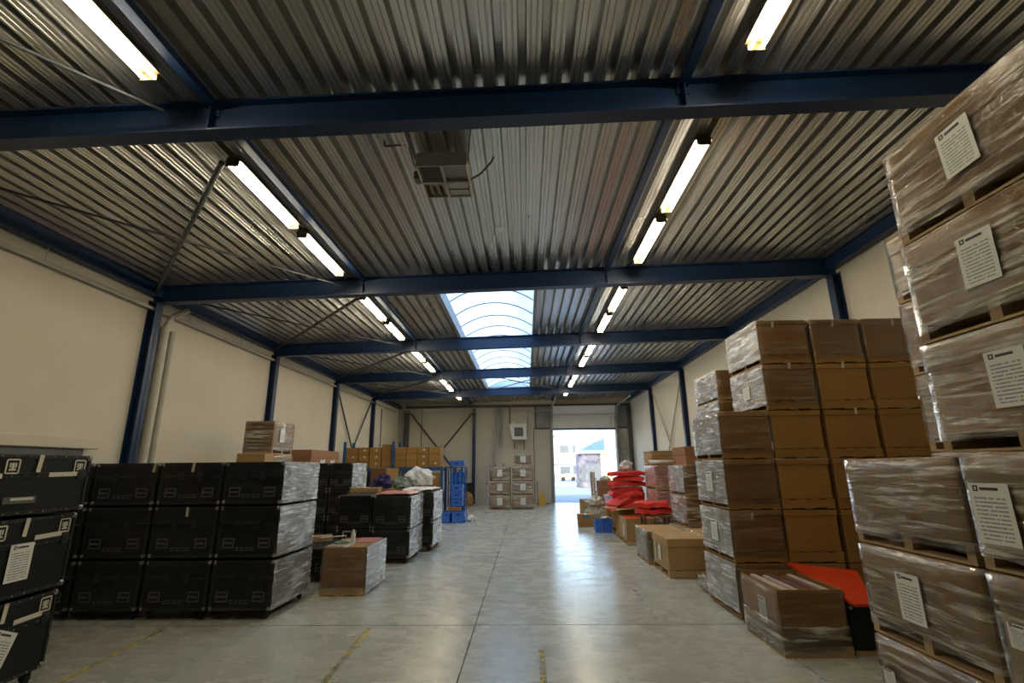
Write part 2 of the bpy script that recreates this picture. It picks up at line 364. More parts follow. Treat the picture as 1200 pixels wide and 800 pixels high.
# skylight: kerb, ribs and panes
zk = hd(-.7)+.26; sk = MB()
sk.box(SX0-.06, SX0, SY0, SY1, hd(SX0)-.02, zk).box(SX1, SX1+.06, SY0, SY1, hd(SX1)-.02, zk).box(SX0-.06, SX1+.06, SY0-.06, SY0, hd(-.7)-.02, zk).box(SX0-.06, SX1+.06, SY1, SY1+.06, hd(-.7)-.02, zk)
win = struct('window_1', sk.mesh('skylight_kerb', 'grey'), 'long arched skylight strip in the roof')
def arc(t, r=0): # t in 0..1
    a = PI*(.5+.2-.4*t); R = (SX1-SX0)/2/math.sin(.2*PI)+r
    return ((SX0+SX1)/2+R*math.cos(a), zk+(R*math.sin(a)-(R-r)*math.cos(.2*PI)))
NR = 14; dy = (SY1-SY0)/NR
pv = MB(); n = 12
for i in range(n):
    (xa, za), (xb, zb) = arc(i/n), arc((i+1)/n); pv.add([(xa, .02, za), (xb, .02, zb), (xb, dy-.02, zb), (xa, dy-.02, za)], [(0,1,2,3)])
pme = pv.mesh('pane', 'poly', smooth=True)
rv = MB()
for i in range(n):
    (xa, za), (xb, zb) = arc(i/n, -.012), arc((i+1)/n, -.012); rv.bar((xa, 0, za), (xb, 0, zb), .035, .025)
rme = rv.mesh('rib', 'grey')
for y in (SY0, SY1): obj('end_pane', MB().add([(arc(i/n)[0], y, arc(i/n)[1]) for i in range(n+1)], [tuple(range(n+1))]).mesh('end_pane', 'poly'), win)
for k in range(NR): obj('pane', pme, win, (0, SY0+k*dy, 0))
for k in range(NR+1): obj('rib', rme, win, (0, SY0+k*dy, 0))
# steel frames: I-beams, columns
def ibeam(a, b, h, wd, tf=.018, tw=.012):
    """I-section along X between x=a and b following the roof fall, top at hb+h"""
    mb = MB()
    def slab(y0, y1, za, zb):
        mb.add([(a,y0,hb(a)+za),(b,y0,hb(b)+za),(b,y1,hb(b)+za),(a,y1,hb(a)+za),(a,y0,hb(a)+zb),(b,y0,hb(b)+zb),(b,y1,hb(b)+zb),(a,y1,hb(a)+zb)],
               [(3,2,1,0),(4,5,6,7),(0,1,5,4),(1,2,6,5),(2,3,7,6),(3,0,4,7)])
    slab(-wd/2, wd/2, 0, tf); slab(-wd/2, wd/2, h-tf, h); slab(-tw/2, tw/2, tf, h-tf); return mb
bme = ibeam(XL+.02, XR-.02, .33, .17).mesh('roof_beam', 'blue')
sme = None
ordn = ['behind the camera', 'nearest', 'second', 'third', 'fourth', 'fifth']
for k, y in enumerate(BY):
    b = obj('roof_beam', bme, None, (0, y+.085, 0)); b['kind'] = 'structure'; b['label'] = ['dark blue roof beam behind the viewpoint', 'nearest dark blue steel roof beam across the hall', 'second dark blue steel roof beam from the viewpoint', 'third dark blue steel roof beam from the viewpoint', 'fourth dark blue steel roof beam from the viewpoint', 'dark blue steel roof beam closest to the loading door'][k]
    for x in (-2.95, 1.55):
        obj('stiffener', MB().box(x-.006, x+.006, -.08, .08, hb(x)+.02, hb(x)+.31).box(x-.06, x+.06, -.02, .02, hb(x)+.2, hb(x)+.3).mesh('stiffener', 'blue'), b)
    for side, x0 in (('left', XL), ('right', XR)):
        s = 1 if side == 'left' else -1
        wd = .17; dp = .16; x1 = x0+s*dp; zt = hb(x0)+.05
        cm = MB()
        lo, hi = min(x0, x0+s*.018), max(x0, x0+s*.018); cm.box(lo, hi, -wd/2, wd/2, 0, zt)
        lo, hi = min(x1, x1-s*.018), max(x1, x1-s*.018); cm.box(lo, hi, -wd/2, wd/2, 0, zt)
        cm.box(min(x0, x1), max(x0, x1), -.008, .008, 0, zt)
        c = obj('column', cm.mesh('column', 'blue'), None, (0, y+.085, 0)); c['kind'] = 'structure'
        c['label'] = 'blue steel column on the %s wall under a roof beam' % ('cream case-side' if s > 0 else 'carton-side')
# eaves beams and purlins along the hall
for nm, x, wd, h, z in (('eaves_beam', XL+.1, .16, .2, hb(XL)+.12), ('eaves_beam', XR-.1, .16, .2, hb(XR)+.12), ('roof_purlin', -2.95, .09, .07, hb(-2.95)+.27), ('roof_purlin', 1.55, .09, .07, hb(1.55)+.27)):
    p = obj(nm, MB().box(x-wd/2, x+wd/2, YF, YB, z, z+h).mesh(nm, 'blue')); p['kind'] = 'structure'
# roof cross bracing on the case side
def rod(name, a, b, r, mat='brace'):
    o = obj(name, MB().tube(a, b, r).mesh(name, mat)); o['kind'] = 'structure'; return o
for k in range(5):
    y0, y1 = BY[k]+.18, BY[k+1]
    rod('brace_beam', (-3.3, y0+.6, hb(-3.3)+.2), (XL+.15, y1-.05, hb(XL)+.2), .032)
    rod('brace_beam', (XL+.2, y0, hb(XL)+.17), (-3.3, y1-.1, hb(-3.3)+.14), .016)
rod('brace_beam', (XL+.2, 22, hb(XL)+.2), (-3, YB-.2, hb(-3)+.2), .02)
for a, b in (((-1.6, 17.6), (1.4, 21.7)), ((1.4, 17.6), (-1.6, 21.7))):
    rod('brace_beam', (a[0], a[1], hb(a[0])+.2), (b[0], b[1], hb(b[0])+.2), .02)
# wall bracing rods (case side far bay, carton side far bay, end wall)
for a, b in (((XL+.08, 17.45, 4.75), (XL+.08, 21.6, .3)), ((XL+.08, 21.6, 4.75), (XL+.08, 17.45, .3))): rod('brace_beam', a, b, .03)
for a, b in (((XR-.08, 17.45, 5.0), (XR-.08, 21.6, .3)), ((XR-.08, 21.6, 5.0), (XR-.08, 17.45, .3))): rod('brace_beam', a, b, .03, 'palebrace')
for a, b in (((-6.2, YB-.1, 4.7), (-2.85, YB-.1, .6)), ((-2.85, YB-.1, 4.7), (-6.2, YB-.1, .6))): rod('brace_beam', a, b, .04)
# end-wall steel
def post(x, w, z1, mat, z0=0, d=.16): 
    o = sbox('column', mat, x-w/2, x+w/2, YB-d, YB, z0, z1); return o
post(-6.4, .26, 4.85, 'darkgrey'); post(-6.62, .12, 4.85, 'grey'); post(-2.75, .16, 4.9, 'blue'); post(-1.36, .14, 4.95, 'grey', 2.9); post(-1.62, .05, 4.95, 'galv')
post(DL-.08, .17, 5.0, 'grey', d=.2); post(DR+.08, .17, 5.0, 'grey', d=.2); post(XR-.12, .14, 5.1, 'darkgrey')
post(.47, .03, 3.9, 'darkgrey', d=.03)
sbox('trim_1', 'galv', XL+.4, DR, YB-.3, YB-.26, 4.72, 4.76)
# framed openings beside the door head
for nm, x0, x1 in (('wall_panel', .62, DL-.16), ('wall_panel', DR+.17, XR-.2)):
    fr = struct(nm, MB().box(x0, x1, YB-.03, YB, 3.86, 4.98).mesh(nm, 'grey')); fr['kind'] = 'structure'
    for b in ((x0-.08, x0, 3.8, 5.0), (x0-.08, x1, 3.78, 3.87)):
        obj('frame', MB().box(b[0], b[1], YB-.08, YB, b[2], b[3]).mesh('frame', 'darkgrey'), fr)
sbox('trim_2', 'darkgrey', XL+.4, XR, YB-.1, YB, 4.98, 5.12)
# raised sectional door
d1 = struct('door_1', MB().box(DL, DR, YB-.12, YB-.06, DT, DT+.62).mesh('door', 'doorwhite', bevel=.004), 'raised white sectional loading door')
obj('door_section', MB().add([(DL, YB-.12, DT+.63), (DR, YB-.12, DT+.63), (DR, YB-.55, DT+1.12), (DL, YB-.55, DT+1.12), (DL, YB-.06, DT+.65), (DR, YB-.06, DT+.65), (DR, YB-.52, DT+1.17), (DL, YB-.52, DT+1.17)], [(0,1,2,3),(7,6,5,4),(0,4,5,1),(1,5,6,2),(2,6,7,3),(3,7,4,0)]).mesh('door_section', 'doorwhite'), d1)
obj('bottom_seal', MB().box(DL, DR, YB-.13, YB-.05, DT-.1, DT).mesh('bottom_seal', 'bluesteel2'), d1)
obj('spring_shaft', MB().tube((DL-.1, YB-.3, DT+.72), (DR+.1, YB-.3, DT+.72), .03).mesh('spring_shaft', 'galv'), d1)
for x in (DL-.04, DR+.04):
    obj('track', MB().bar((x, YB-.25, 0), (x, YB-.25, DT+.4), .05).bar((x, YB-.25, DT+.4), (x, YB-.7, DT+1.1), .05).bar((x, YB-.7, DT+1.1), (x, 22.5, DT+1.15), .05).mesh('track', 'galv'), d1)
    obj('track_bracket', MB().bar((x, YB-.2, DT+.3), (x, YB-.9, DT+1.05), .05).bar((x, YB-.9, DT+.5), (x, YB-.9, DT+1.2), .04).mesh('track_bracket', 'grey'), d1)
obj('pull_rope', MB().tube((DR-.25, YB-.35, DT+.05), (DR-.25, YB-.35, DT+.6), .012).mesh('pull_rope', 'darkgrey'), d1)
# personnel door in the end wall
d2 = sbox('door_2', 'panel_grey', -2.56, -1.99, YB-.05, YB-.01, 0, 1.92, label='narrow grey steel door in the end wall')
obj('door_edge', MB().box(-2.0, -1.93, YB-.1, YB, 0, 1.95).box(-1.93, -1.75, YB-.1, YB, 1.9, 1.95).mesh('door_edge', 'lilac'), d2)
obj('handle', MB().box(-2.06, -2.03, YB-.1, YB-.05, .95, 1.1).mesh('handle', 'darkgrey'), d2)
# shallow canopy over a shuttered door in the case-side wall
d3 = sbox('door_3', 'blue', XL, XL+.1, 5.1, 7.35, 0, 2.1, label='shuttered doorway in the cream wall under a ledge')
obj('ledge', MB().box(XL, XL+.25, 4.9, 7.62, 2.14, 2.3).mesh('ledge', 'wall', bevel=.01), d3)
obj('shutter_box', MB().box(XL, XL+.2, 5.0, 7.4, 1.98, 2.14).mesh('shutter_box', 'darkgrey'), d3)
# pipe along the case-side wall with hangers and downpipe
pp = struct('trim_3', MB().tube((XL+.07, YF, 4.70), (XL+.07, YB-.3, 4.72), .035, 10).mesh('wall_pipe', 'galv', smooth=False), 'pale pipe running along the cream wall')
for y in (1.5, 4.9, 6.3, 9.4, 11.3, 13.5, 15, 17.9, 20):
    obj('hanger', MB().tube((XL+.07, y, 4.7), (XL+.07, y, 4.96), .01).mesh('hanger', 'galv'), pp)
dp = struct('trim_4', MB().tube((XL+.09, 8.75, 0), (XL+.09, 8.75, 4.45), .07, 12).path([(XL+.09, 8.75, 4.45), (XL+.12, 8.85, 4.7), (XL+.35, 8.95, 4.85)], .05, 10).mesh('downpipe', 'panel_grey'), 'grey downpipe beside the second column')
obj('sleeve', MB().tube((XL+.13, 8.9, 0), (XL+.13, 8.9, 4.4), .05, 10).mesh('sleeve', 'greybag'), dp)
obj('conduit', MB().tube((-5.6, YB-.03, 1.9), (-5.6, YB-.03, 4.9), .02).mesh('conduit', 'darkgrey'), wb)
for x in (-6.9,):
    obj('conduit', MB().tube((XL+.03, 23.4, 2.2), (XL+.03, 23.4, 4.6), .02).mesh('conduit', 'darkgrey'), wb)

# ------------------------------------------------------------------ fluorescent lights
hous = MB().prism([(-.1, .03), (-.095, .03), (-.05, .045), (.05, .045), (.095, .03), (.1, .03), (.06, .11), (-.06, .11)], 'y', -.74, .74).box(-.075, .075, -.75, -.735, -.03, .045).box(-.075, .075, .735, .75, -.03, .045).mesh('housing', 'fixture', bevel=.005)
tub = MB().tube((0, -.72, 0), (0, .72, 0), .016, 8).mesh('tube', 'tube', smooth=True)
bay = ['over the camera', 'between the first and second roof beams', 'between the second and third roof beams', 'between the third and fourth roof beams', 'between the fourth and fifth roof beams', 'beyond the fifth roof beam']
for k, y in enumerate(BY):
    for rx, side in ((-3.22, 'case-side row'), (2.02, 'carton-side row')):
        for j, off in enumerate((1.58, 3.33)):
            if (k == 5 and j == 1) or (k == 0 and j == 0): continue
            z = hd(rx)-.12
            t = thing('fluorescent_light', 'twin-tube strip light, %s, %s one %s' % (side, 'near' if j == 0 else 'far', bay[k]), 'light', (rx, y+off, z), 0, 'fluorescent strip lights')
            obj('housing', hous, t)
            for dx in (-.05, .05): obj('tube', tub, t, (dx, 0, 0))

# ------------------------------------------------------------------ ceiling heater and end-wall heater
hx0, hx1, hy0, hy1, hz0, hz1 = -1.15, -.59, 4.66, 5.32, 5.0, 5.15
t = thing('air_heater', 'grey box fan heater hung under the roof deck', 'heater', ((hx0+hx1)/2, (hy0+hy1)/2, hz0))
W, D, H = hx1-hx0, hy1-hy0, hz1-hz0; q = .02
cs = MB().box(-W/2, W/2, -D/2, -D/2+q, 0, H).box(-W/2, W/2, D/2-q, D/2, 0, H).box(-W/2, -W/2+q, -D/2+q, D/2-q, 0, H).box(W/2-q, W/2, -D/2+q, D/2-q, 0, H).box(-W/2, W/2, -D/2, D/2, H, H+.015)
obj('casing', cs.mesh('casing', 'galv', bevel=.003), t)
obj('grille_frame', MB().box(-W/2, W/2, -.015, .015, -.006, .02).box(-.015, .015, -D/2, D/2, -.006, .02).mesh('grille_frame', 'galv'), t)
for i in range(4): obj('louvre', MB().bar((-W/2+.03, -D/2+.07+i*.07, .03), (-.02, -D/2+.07+i*.07, .03), .045, .006, (0, .6, 1)).mesh('louvre', 'darkgrey'), t)
for i in range(3): obj('louvre', MB().bar((-W/2+.08+i*.08, D/2-.03, .04), (-W/2+.08+i*.08, .02, .04), .05, .008, (.6, 0, 1)).mesh('louvre', 'galv'), t)
for i in range(2): obj('louvre', MB().box(.02, W/2-.03, .04+i*.15, .16+i*.15, .02, .03).mesh('louvre', 'galv'), t)
obj('fan_motor', MB().tube((.13, -.17, .05), (.13, -.17, .2), .09, 10).tube((.13, -.17, .03), (.13, -.17, .06), .15, 10).mesh('fan_motor', 'grey'), t)
for sx in (-1, 1):
    obj('chain', MB().path([(sx*W/2, -D/2+.1, H*.6), (sx*(W/2+.05), -D/2-.15, H+.1), (sx*(W/2+.12), -D/2-.35, .5)], .008).mesh('chain', 'darkgrey'), t)
obj('cable', MB().path([(W/2, .1, .1), (W/2+.12, .05, .14), (W/2+.25, 0, .26), (W/2+.33, -.05, .42)], .012).mesh('cable', 'darkgrey'), t)
obj('cable', MB().path([(-W/2, .0, .08), (-W/2-.08, -.08, .2), (-W/2-.1, -.3, .3), (-W/2-.35, -.35, .25), (-W/2-.3, -.6, .44)], .012).mesh('cable', 'darkgrey'), t)
obj('gas_valve', MB().box(-W/2-.08, -W/2, -.08, .06, .02, .12).mesh('gas_valve', 'darkgrey', bevel=.01), t)

t = thing('wall_heater', 'white box heater with dark square outlet high on the end wall', 'heater', (-.36, YB-.55, 3.2))
obj('casing', MB().prism([(-.46, .82), (.44, .82), (.44, .02), (-.3, .02)], 'y', -.25, .3).mesh('casing', 'white', bevel=.01), t)
obj('outlet', MB().box(-.2, .26, -.27, -.2, .17, .63).mesh('outlet', 'darkgrey'), t)
for i in range(4): obj('louvre', MB().box(-.2, .26, -.3, -.26, .2+i*.115, .22+i*.115).mesh('louvre', 'greencloth'), t)
obj('bracket', MB().bar((-.2, .1, .02), (-.2, .5, -.45), .04).bar((.3, .1, .02), (.3, .5, -.45), .04).mesh('bracket', 'darkgrey'), t)
obj('flue', MB().tube((-.44, .1, .8), (-.44, .1, 1.85), .04).mesh('flue', 'darkgrey'), t)
obj('top_bar', MB().tube((-.3, .05, .95), (.35, .05, .95), .025).box(-.28, -.2, 0, .1, .82, .95).box(.25, .33, 0, .1, .82, .95).mesh('top_bar', 'white'), t)
obj('supply_pipe', MB().path([(.5, .4, 1.8), (.5, .4, .4), (.42, .2, .3)], .025).mesh('supply_pipe', 'galv'), t)

# ------------------------------------------------------------------ pallet cartons
def wrap_mesh(wd, d, z0, z1, mat, seed, rim=.07, amp=.006):
    def make():
        per = []; nx, ny = max(6, int(wd/.055)), max(8, int(d/.055)); o = .004
        for i in range(nx): per.append((-wd/2+wd*i/nx, -d/2, 0, -1))
        for i in range(ny): per.append((wd/2, -d/2+d*i/ny, 1, 0))
        for i in range(nx): per.append((wd/2-wd*i/nx, d/2, 0, 1))
        for i in range(ny): per.append((-wd/2, d/2-d*i/ny, -1, 0))
        n = len(per); rows = max(7, int((z1-z0)/.055)); vs = []; fs = []
        for r in range(rows+2):
            top = r == rows+1; z = min(z0+(z1-z0)*r/rows, z1)
            for i, (x, y, ax, ay) in enumerate(per):
                k = o+amp*(1+noise.noise(Vector((x*5+seed*9, y*5, z*13+seed*3))))+.5*amp*noise.noise(Vector((x*17, y*17+seed*5, z*40)))
                zz = z+(.02*noise.noise(Vector((x*6, y*6, seed*7.7))) if r == 0 else 0)
                if r == rows: zz += .008
                if top:
                    q = rim*(.7+.5*noise.noise(Vector((x*8, y*8, seed*2.1))))
                    vs.append((x-ax*q-(0 if ax else .3*q*(1 if x > 0 else -1)), y-ay*q-(0 if ay else .3*q*(1 if y > 0 else -1)), z1+.012+.006*noise.noise(Vector((x*20, y*20, seed)))))
                else: vs.append((x+ax*k, y+ay*k, zz))
        for r in range(rows+1):
            for i in range(n):
                j = (i+1) % n; fs.append((r*n+i, r*n+j, (r+1)*n+j, (r+1)*n+i))
        return MB().add(vs, fs).mesh('stretch_wrap', mat, smooth=True)
    return cached(('wrap', round(wd,3), round(d,3), round(z0,3), round(z1,3), mat, seed), make)
def pallet(parent, wd, d, h=.12, mat='wood'):
    """stringers run along local x: openings show on the x faces, a solid side on the y faces"""
    p = obj('pallet', cached(('pd', wd, d, h, mat), lambda: MB().box(-wd/2, wd/2, -.035, .035, .016, h-.016).mesh('stringer', mat)), parent)
    se = cached(('ps', wd, h, mat), lambda: MB().box(-wd/2, wd/2, -.03, .03, .012, h-.01).mesh('stringer', mat))
    for y in (-d/2+.03, d/2-.03): obj('stringer', se, p, (0, y, 0))
    tb = cached(('pt', d, mat), lambda: MB().box(-.055, .055, -d/2, d/2, 0, .016).mesh('deck_board', mat))
    for i in range(4): obj('deck_board', tb, p, (-wd/2+.055+(wd-.11)*i/3, 0, h-.016))
    for i in range(3): obj('bottom_board', tb, p, (-wd/2+.055+(wd-.11)*i/2, 0, 0))
    return p
def sheet(parent, side, u, z, wd, hh, half, tilt=0, name='label_sheet', mat='paper', logo=True):
    """a thin paper on face 'x-','x+','y-' at offset u, height z (lower edge)"""
    me = cached(('sheet', wd, hh, mat), lambda: MB().box(-wd/2, wd/2, -.001, .001, 0, hh).mesh('sheet', mat))
    loc, rz = {'x-': ((-half, u, z), -PI/2), 'x+': ((half, u, z), PI/2), 'y-': ((u, -half, z), 0)}[side]
    o = obj(name, me, parent, loc, (0, tilt, rz) if side == 'y-' else (0, 0, rz))
    if tilt and side != 'y-': o.rotation_euler = (Matrix.Rotation(rz, 3, 'Z') @ Matrix.Rotation(tilt, 3, 'Y')).to_euler()
    if logo:
        s = wd*.13
        lm = cached(('logo', wd, hh), lambda: MB().box(-wd*.38, -wd*.38+s, -.0025, -.0005, hh*.86, hh*.86+.25*s).box(-wd*.38, -wd*.38+s, -.0025, -.0005, hh*.86+.75*s, hh*.86+s).box(-wd*.38, -wd*.38+.25*s, -.0025, -.0005, hh*.86+.25*s, hh*.86+.75*s).box(-wd*.38+.75*s, -wd*.38+s, -.0025, -.0005, hh*.86+.25*s, hh*.86+.75*s).box(-wd*.2, wd*.25, -.0025, -.0005, hh*.88, hh*.88+.5*s).mesh('logo', 'ink'))
        obj('logo', lm, o)
    return o
def side_sheen_wrap(t, wd, d, z0, h2, seed, mat='film_milky_sheen', side=1):
    """added milky film on an aisle face, its white standing in for grazing reflections"""
    def make():
        vs = []; fs = []; nu, nv = 26, 16
        for j in range(nv+1):
            for i in range(nu+1):
                y = -d/2-.01+(d+.02)*i/nu; z = z0+(h2-z0)*j/nv
                vs.append((wd/2+.022+.008*noise.noise(Vector((y*6+seed*4, z*14, seed)))+.006*noise.noise(Vector((y*21, z*43, seed*3))), y, z))
        for j in range(nv):
            for i in range(nu): a = j*(nu+1)+i; fs.append((a, a+1, a+nu+2, a+nu+1))
        return MB().add(vs, fs).mesh('side_sheen_film', mat, smooth=True)
    obj('side_sheen_film', cached(('sw', wd, d, z0, h2, seed, mat), make), t, (0, 0, 0), (0, 0, 0) if side > 0 else (0, 0, PI))
def carton(label, loc, rz=0, wd=.70, d=1.06, h=.61, lid=.17, wrap=None, seed=None, sheets=(), tapes=(), card='card', pal=True, group=None, gap=.006, name='pallet_carton', ph=.12, rim=.07, cat='carton', pmat='wood', thick=None):
    t = thing(name, label, cat, loc, rz, group)
    wd -= .04; d -= .04
    z0 = 0
    if pal: pallet(t, wd, d, ph, pmat); z0 = ph
    hc = h-z0-gap
    obj('box_body', boxmesh(wd-.02, d-.02, hc-.004, card), t, (0, 0, z0))
    if lid:
        obj('lid', boxmesh(wd, d, lid, card), t, (0, 0, z0+hc-lid))
    else:
        obj('tape', boxmesh(.06, d-.018, .003, 'tape', bevel=0), t, (0, 0, z0+hc-.004))
    for s in sheets: sheet(t, s[0], s[1], s[2], s[3], s[4], ((wd if s[0][0] == 'x' else d)/2+(.022 if wrap else .003)+(.012 if thick else 0)), s[5] if len(s) > 5 else 0)
    for (u, z, a) in tapes:
        obj('tape', cached('tapebit', lambda: MB().box(-.016, .016, -.001, .001, -.055, .03).mesh('tape', 'tape')), t, (u, -d/2-.003, z0+hc-.17+z), (0, a, 0))
    if thick: side_sheen_wrap(t, wd, d, z0*.5, z0+hc, random.randint(0, 3), side=-1 if thick == 'x-' else 1)  # added sheet, its white painting the sheen of the aisle face
    if wrap:
        obj('stretch_wrap', wrap_mesh(wd, d, z0*.55, z0+hc-.014, wrap, seed if seed is not None else random.randint(0, 3), rim), t)
    return t
PX = 2.53
nth = ['bottom', 'second from floor', 'third from floor', 'fourth from floor', 'fifth from floor', 'top']
# near wrapped stacks beside the camera (aisle face at x = PX)
zs = [0, .615, 1.23]
for k, z in enumerate(zs):
    carton('film-wrapped carton on pallet, %s of the three-high stack by the red board' % ['bottom', 'middle', 'top'][k], (PX+.35, 3.57, z), 0, h=.61, wrap='film', card='card_light', seed=k,
           sheets=[('x-', .05, .17, .21, .3, .0)] if k == 1 else ([('x-', .4, .3, .11, .1)] if k == 0 else []), group='wrapped cartons in the near stacks')
    carton('film-wrapped carton on pallet, %s the tall stack cut by the frame edge' % ['lowest in', 'second up in', 'third up in'][k], (PX+.35, 2.50, z), 0, h=.61, wrap='film', card='card_light', seed=(k+1) % 4,
           sheets=[('x-', .36, .14, .24, .32)] if k == 2 else ([('x-', .38, .25, .12, .12), ('x-', -.2, .2, .21, .3)] if k == 1 else []), group='wrapped cartons in the near stacks')
for k in range(3):
    carton('film-wrapped carton with paper sheet, %s layer of the tall stack cut by frame edge' % ['fourth', 'fifth', 'topmost'][k], (PX+.35+.0*k, 2.60-.02*k, 1.86+.672*k), 0, h=.668, wrap='film', card='card_light', seed=k,
           sheets=[('x-', (.1, .12, .08)[k]-.12, .22, .22, .3, (.0, .02, -.05)[k])], group='wrapped cartons in the near stacks')
for k in range(6):
    carton('film-wrapped carton behind the tall stack, layer %s' % ['one at the floor', 'two', 'three', 'four', 'five', 'six at the top'][k], (3.28+.36, 3.66, .63*k), 0, h=.626, wrap='film', card='card_light', seed=k % 4, group='second row of wrapped cartons')
carton('film-wrapped carton behind the tall stack, nearer the camera', (3.28+.36, 2.55, 3.15), 0, h=.626, wrap='film', card='card_light', seed=1, group='second row of wrapped cartons')
# big brown block: four columns, front at y = 6.52
BYC = 6.52+.53
colx = [2.53+.345, 3.19+.355, 3.90+.355, 4.61+.355]
cname = ['aisle-edge', 'second', 'third', 'wall-side']
lname = ['at the floor', 'second up', 'third up', 'fourth up', 'fifth up', 'on top']
for c in range(4):
    for k in range(4 if c == 0 else 6):
        z = .02+k*.62
        wr = 'film_light' if c == 0 or k == 5 or (c == 1 and k == 4) else None
        tp = []
        if c > 0 and k == 5: tp = [(-.02+.1*(c-2), .12, .15)]
        if c in (1, 2) and k == 4: tp = [(.02, .16, .1)]
        if c == 2 and k == 3: tp = [(.08, .17, .1)]
        if c == 0 and k == 1: tp = [(-.05, .12, .15)]
        lab = 'lidded brown carton %s, %s column of the big brown block' % (lname[k] if not (c == 0 and k == 3) else 'on top', cname[c])
        u = carton(lab, (colx[c], BYC, z), 0, wd=.70 if c else .68, d=1.07, h=.614, lid=.07, pmat='card', thick='x-' if (c == 0 or (c == 1 and k >= 4)) else None, wrap=wr, seed=(c+k) % 4, tapes=tp, sheets=[('x-', 0, .2, .22, .26)] if c == 0 and k in (1, 2) else ([('x-', .0, .2, .2, .2)] if (c == 1 and k == 4) else []), group='cartons in the big brown block')
# stack behind the block whose top shows above it
for k in range(4, 6):
    carton('wrapped carton %s of the stack behind the brown block' % ('topping' if k == 5 else 'one below the top'), (3.19+.35, 8.1+.55, .31+k*.507), 0, d=1.1, h=.505, wrap='film_light', thick='x-', seed=k % 4, card='card', group='stack behind the brown block', ph=.08)
for k in range(4):
    carton('wrapped carton, layer %s, in the stack hidden behind the brown block' % ['one', 'two', 'three', 'four'][k], (3.19+.35, 8.65, .0+k*.585), 0, d=1.1, h=.58, wrap='film', seed=k % 4, group='stack behind the brown block')
# open carton in front of the block, packed with boards on edge
t = thing('open_carton', 'open brown carton on pallet packed with striped boards on edge', 'carton', (2.79, 5.79, 0))
W, D, H = .64, .84, .60
pallet(t, W, D, .10)
ob = MB().box(-W/2, W/2, -D/2, -D/2+.008, .1, H).box(-W/2, W/2, D/2-.008, D/2, .1, H+.02).box(-W/2, -W/2+.008, -D/2, D/2, .1, H).box(W/2-.008, W/2, -D/2, D/2, .1, H).box(-W/2, W/2, -D/2, D/2, .1, .11)
obj('box_body', ob.mesh('open_box', 'card', bevel=.002), t)
obj('base_board', MB().box(-W/2-.01, W/2+.01, -D/2-.012, -D/2-.002, 0, .1).mesh('base_board', 'wood'), t)
for i in range(9):
    x = -W/2+.05+i*.067
    obj('board', MB().box(x-.028, x+.028, -D/2+.02, D/2-.03, .2, H-.025+.018*math.sin(i*2.1)).mesh('board', 'stripe_light' if i % 2 else 'stripe_dark', bevel=.006), t)
sheet(t, 'x-', -.05, .22, .17, .24, W/2+.003)
obj('stretch_wrap', wrap_mesh(W, D, .05, H-.03, 'film_light', 2, .04), t)
obj('stretch_wrap', wrap_mesh(W+.01, D+.01, .04, .26, 'film', 3, .0), t)
# dark case and red board beside it
t = thing('flight_case', 'dark case under the red board behind the open carton', 'case', (3.47, 5.85, 0), 0)
obj('case_body', boxmesh(.62, .9, .40, 'black'), t, (0, 0, .05)); 
for sx in (-1, 1):
    for sy in (-1, 1): obj('corner', cached('corner', lambda: MB().ball((0,0,0), .03, 6, 4).mesh('corner', 'chrome', smooth=True)), t, (sx*.29, sy*.43, .43))
obj('pallet', MB().box(-.3, .3, -.44, .44, 0, .05).mesh('pallet', 'wood'), t)
rb = MB(); top = [(3.14, 6.48, .655), (3.74, 6.12, .63), (3.33, 5.26, .50), (3.13, 5.24, .50)]
rb.add(top+[(a, b, c-.03) for a, b, c in top], [(0,1,2,3),(7,6,5,4),(0,4,5,1),(1,5,6,2),(2,6,7,3),(3,7,4,0)])
tag(obj('red_board', rb.mesh('red_board', 'redboard', bevel=.004)), 'flat bright red board lying behind the open carton', 'board')
# two low lidded cartons on the aisle
carton('plain lidded carton on pallet standing alone in the aisle, nearer of two', (2.34+.36, 8.82+.55, 0), 0, wd=.74, d=1.08, h=.615, lid=.13, card='card_light', sheets=[('x-', .0, .2, .17, .26), ('x-', .28, .15, .05, .35)], group='low lidded cartons by the aisle')
carton('wrapped lidded carton just behind the plain one in the aisle', (2.28+.36, 9.95+.54, 0), 0, wd=.74, d=1.06, h=.61, lid=.13, card='card_light', wrap='film', seed=1, group='low lidded cartons by the aisle')
# loose crumple of film at the foot of the block
def lump(name, mat, r, seed, sub=3, sq=(1, 1, 1), rough=.25, freq=2.2, floor_cut=True):
    bm = bmesh.new(); bmesh.ops.create_icosphere(bm, subdivisions=sub, radius=1)
    for v in bm.verts:
        n1 = noise.noise(v.co*freq+Vector((seed*3.1, seed, 0))); n2 = noise.noise(v.co*freq*2.7+Vector((seed, 0, seed*2)))
        v.co *= 1+rough*n1+rough*.5*n2
        v.co = Vector((v.co.x*r*sq[0], v.co.y*r*sq[1], v.co.z*r*sq[2]))
        if floor_cut and v.co.z < -.55*r*sq[2]: v.co.z = -.55*r*sq[2]
    me = bpy.data.meshes.new(name); bm.to_mesh(me); bm.free(); me.materials.append(MAT[mat])
    return me
tag(obj('film_scrap', lump('film_scrap', 'film', .1, 3, sq=(.7, 1.2, 1.3), rough=.5), None, (2.6, 7.95, .1)), 'crumpled scrap of clear film at the foot of the brown block', 'film scrap')
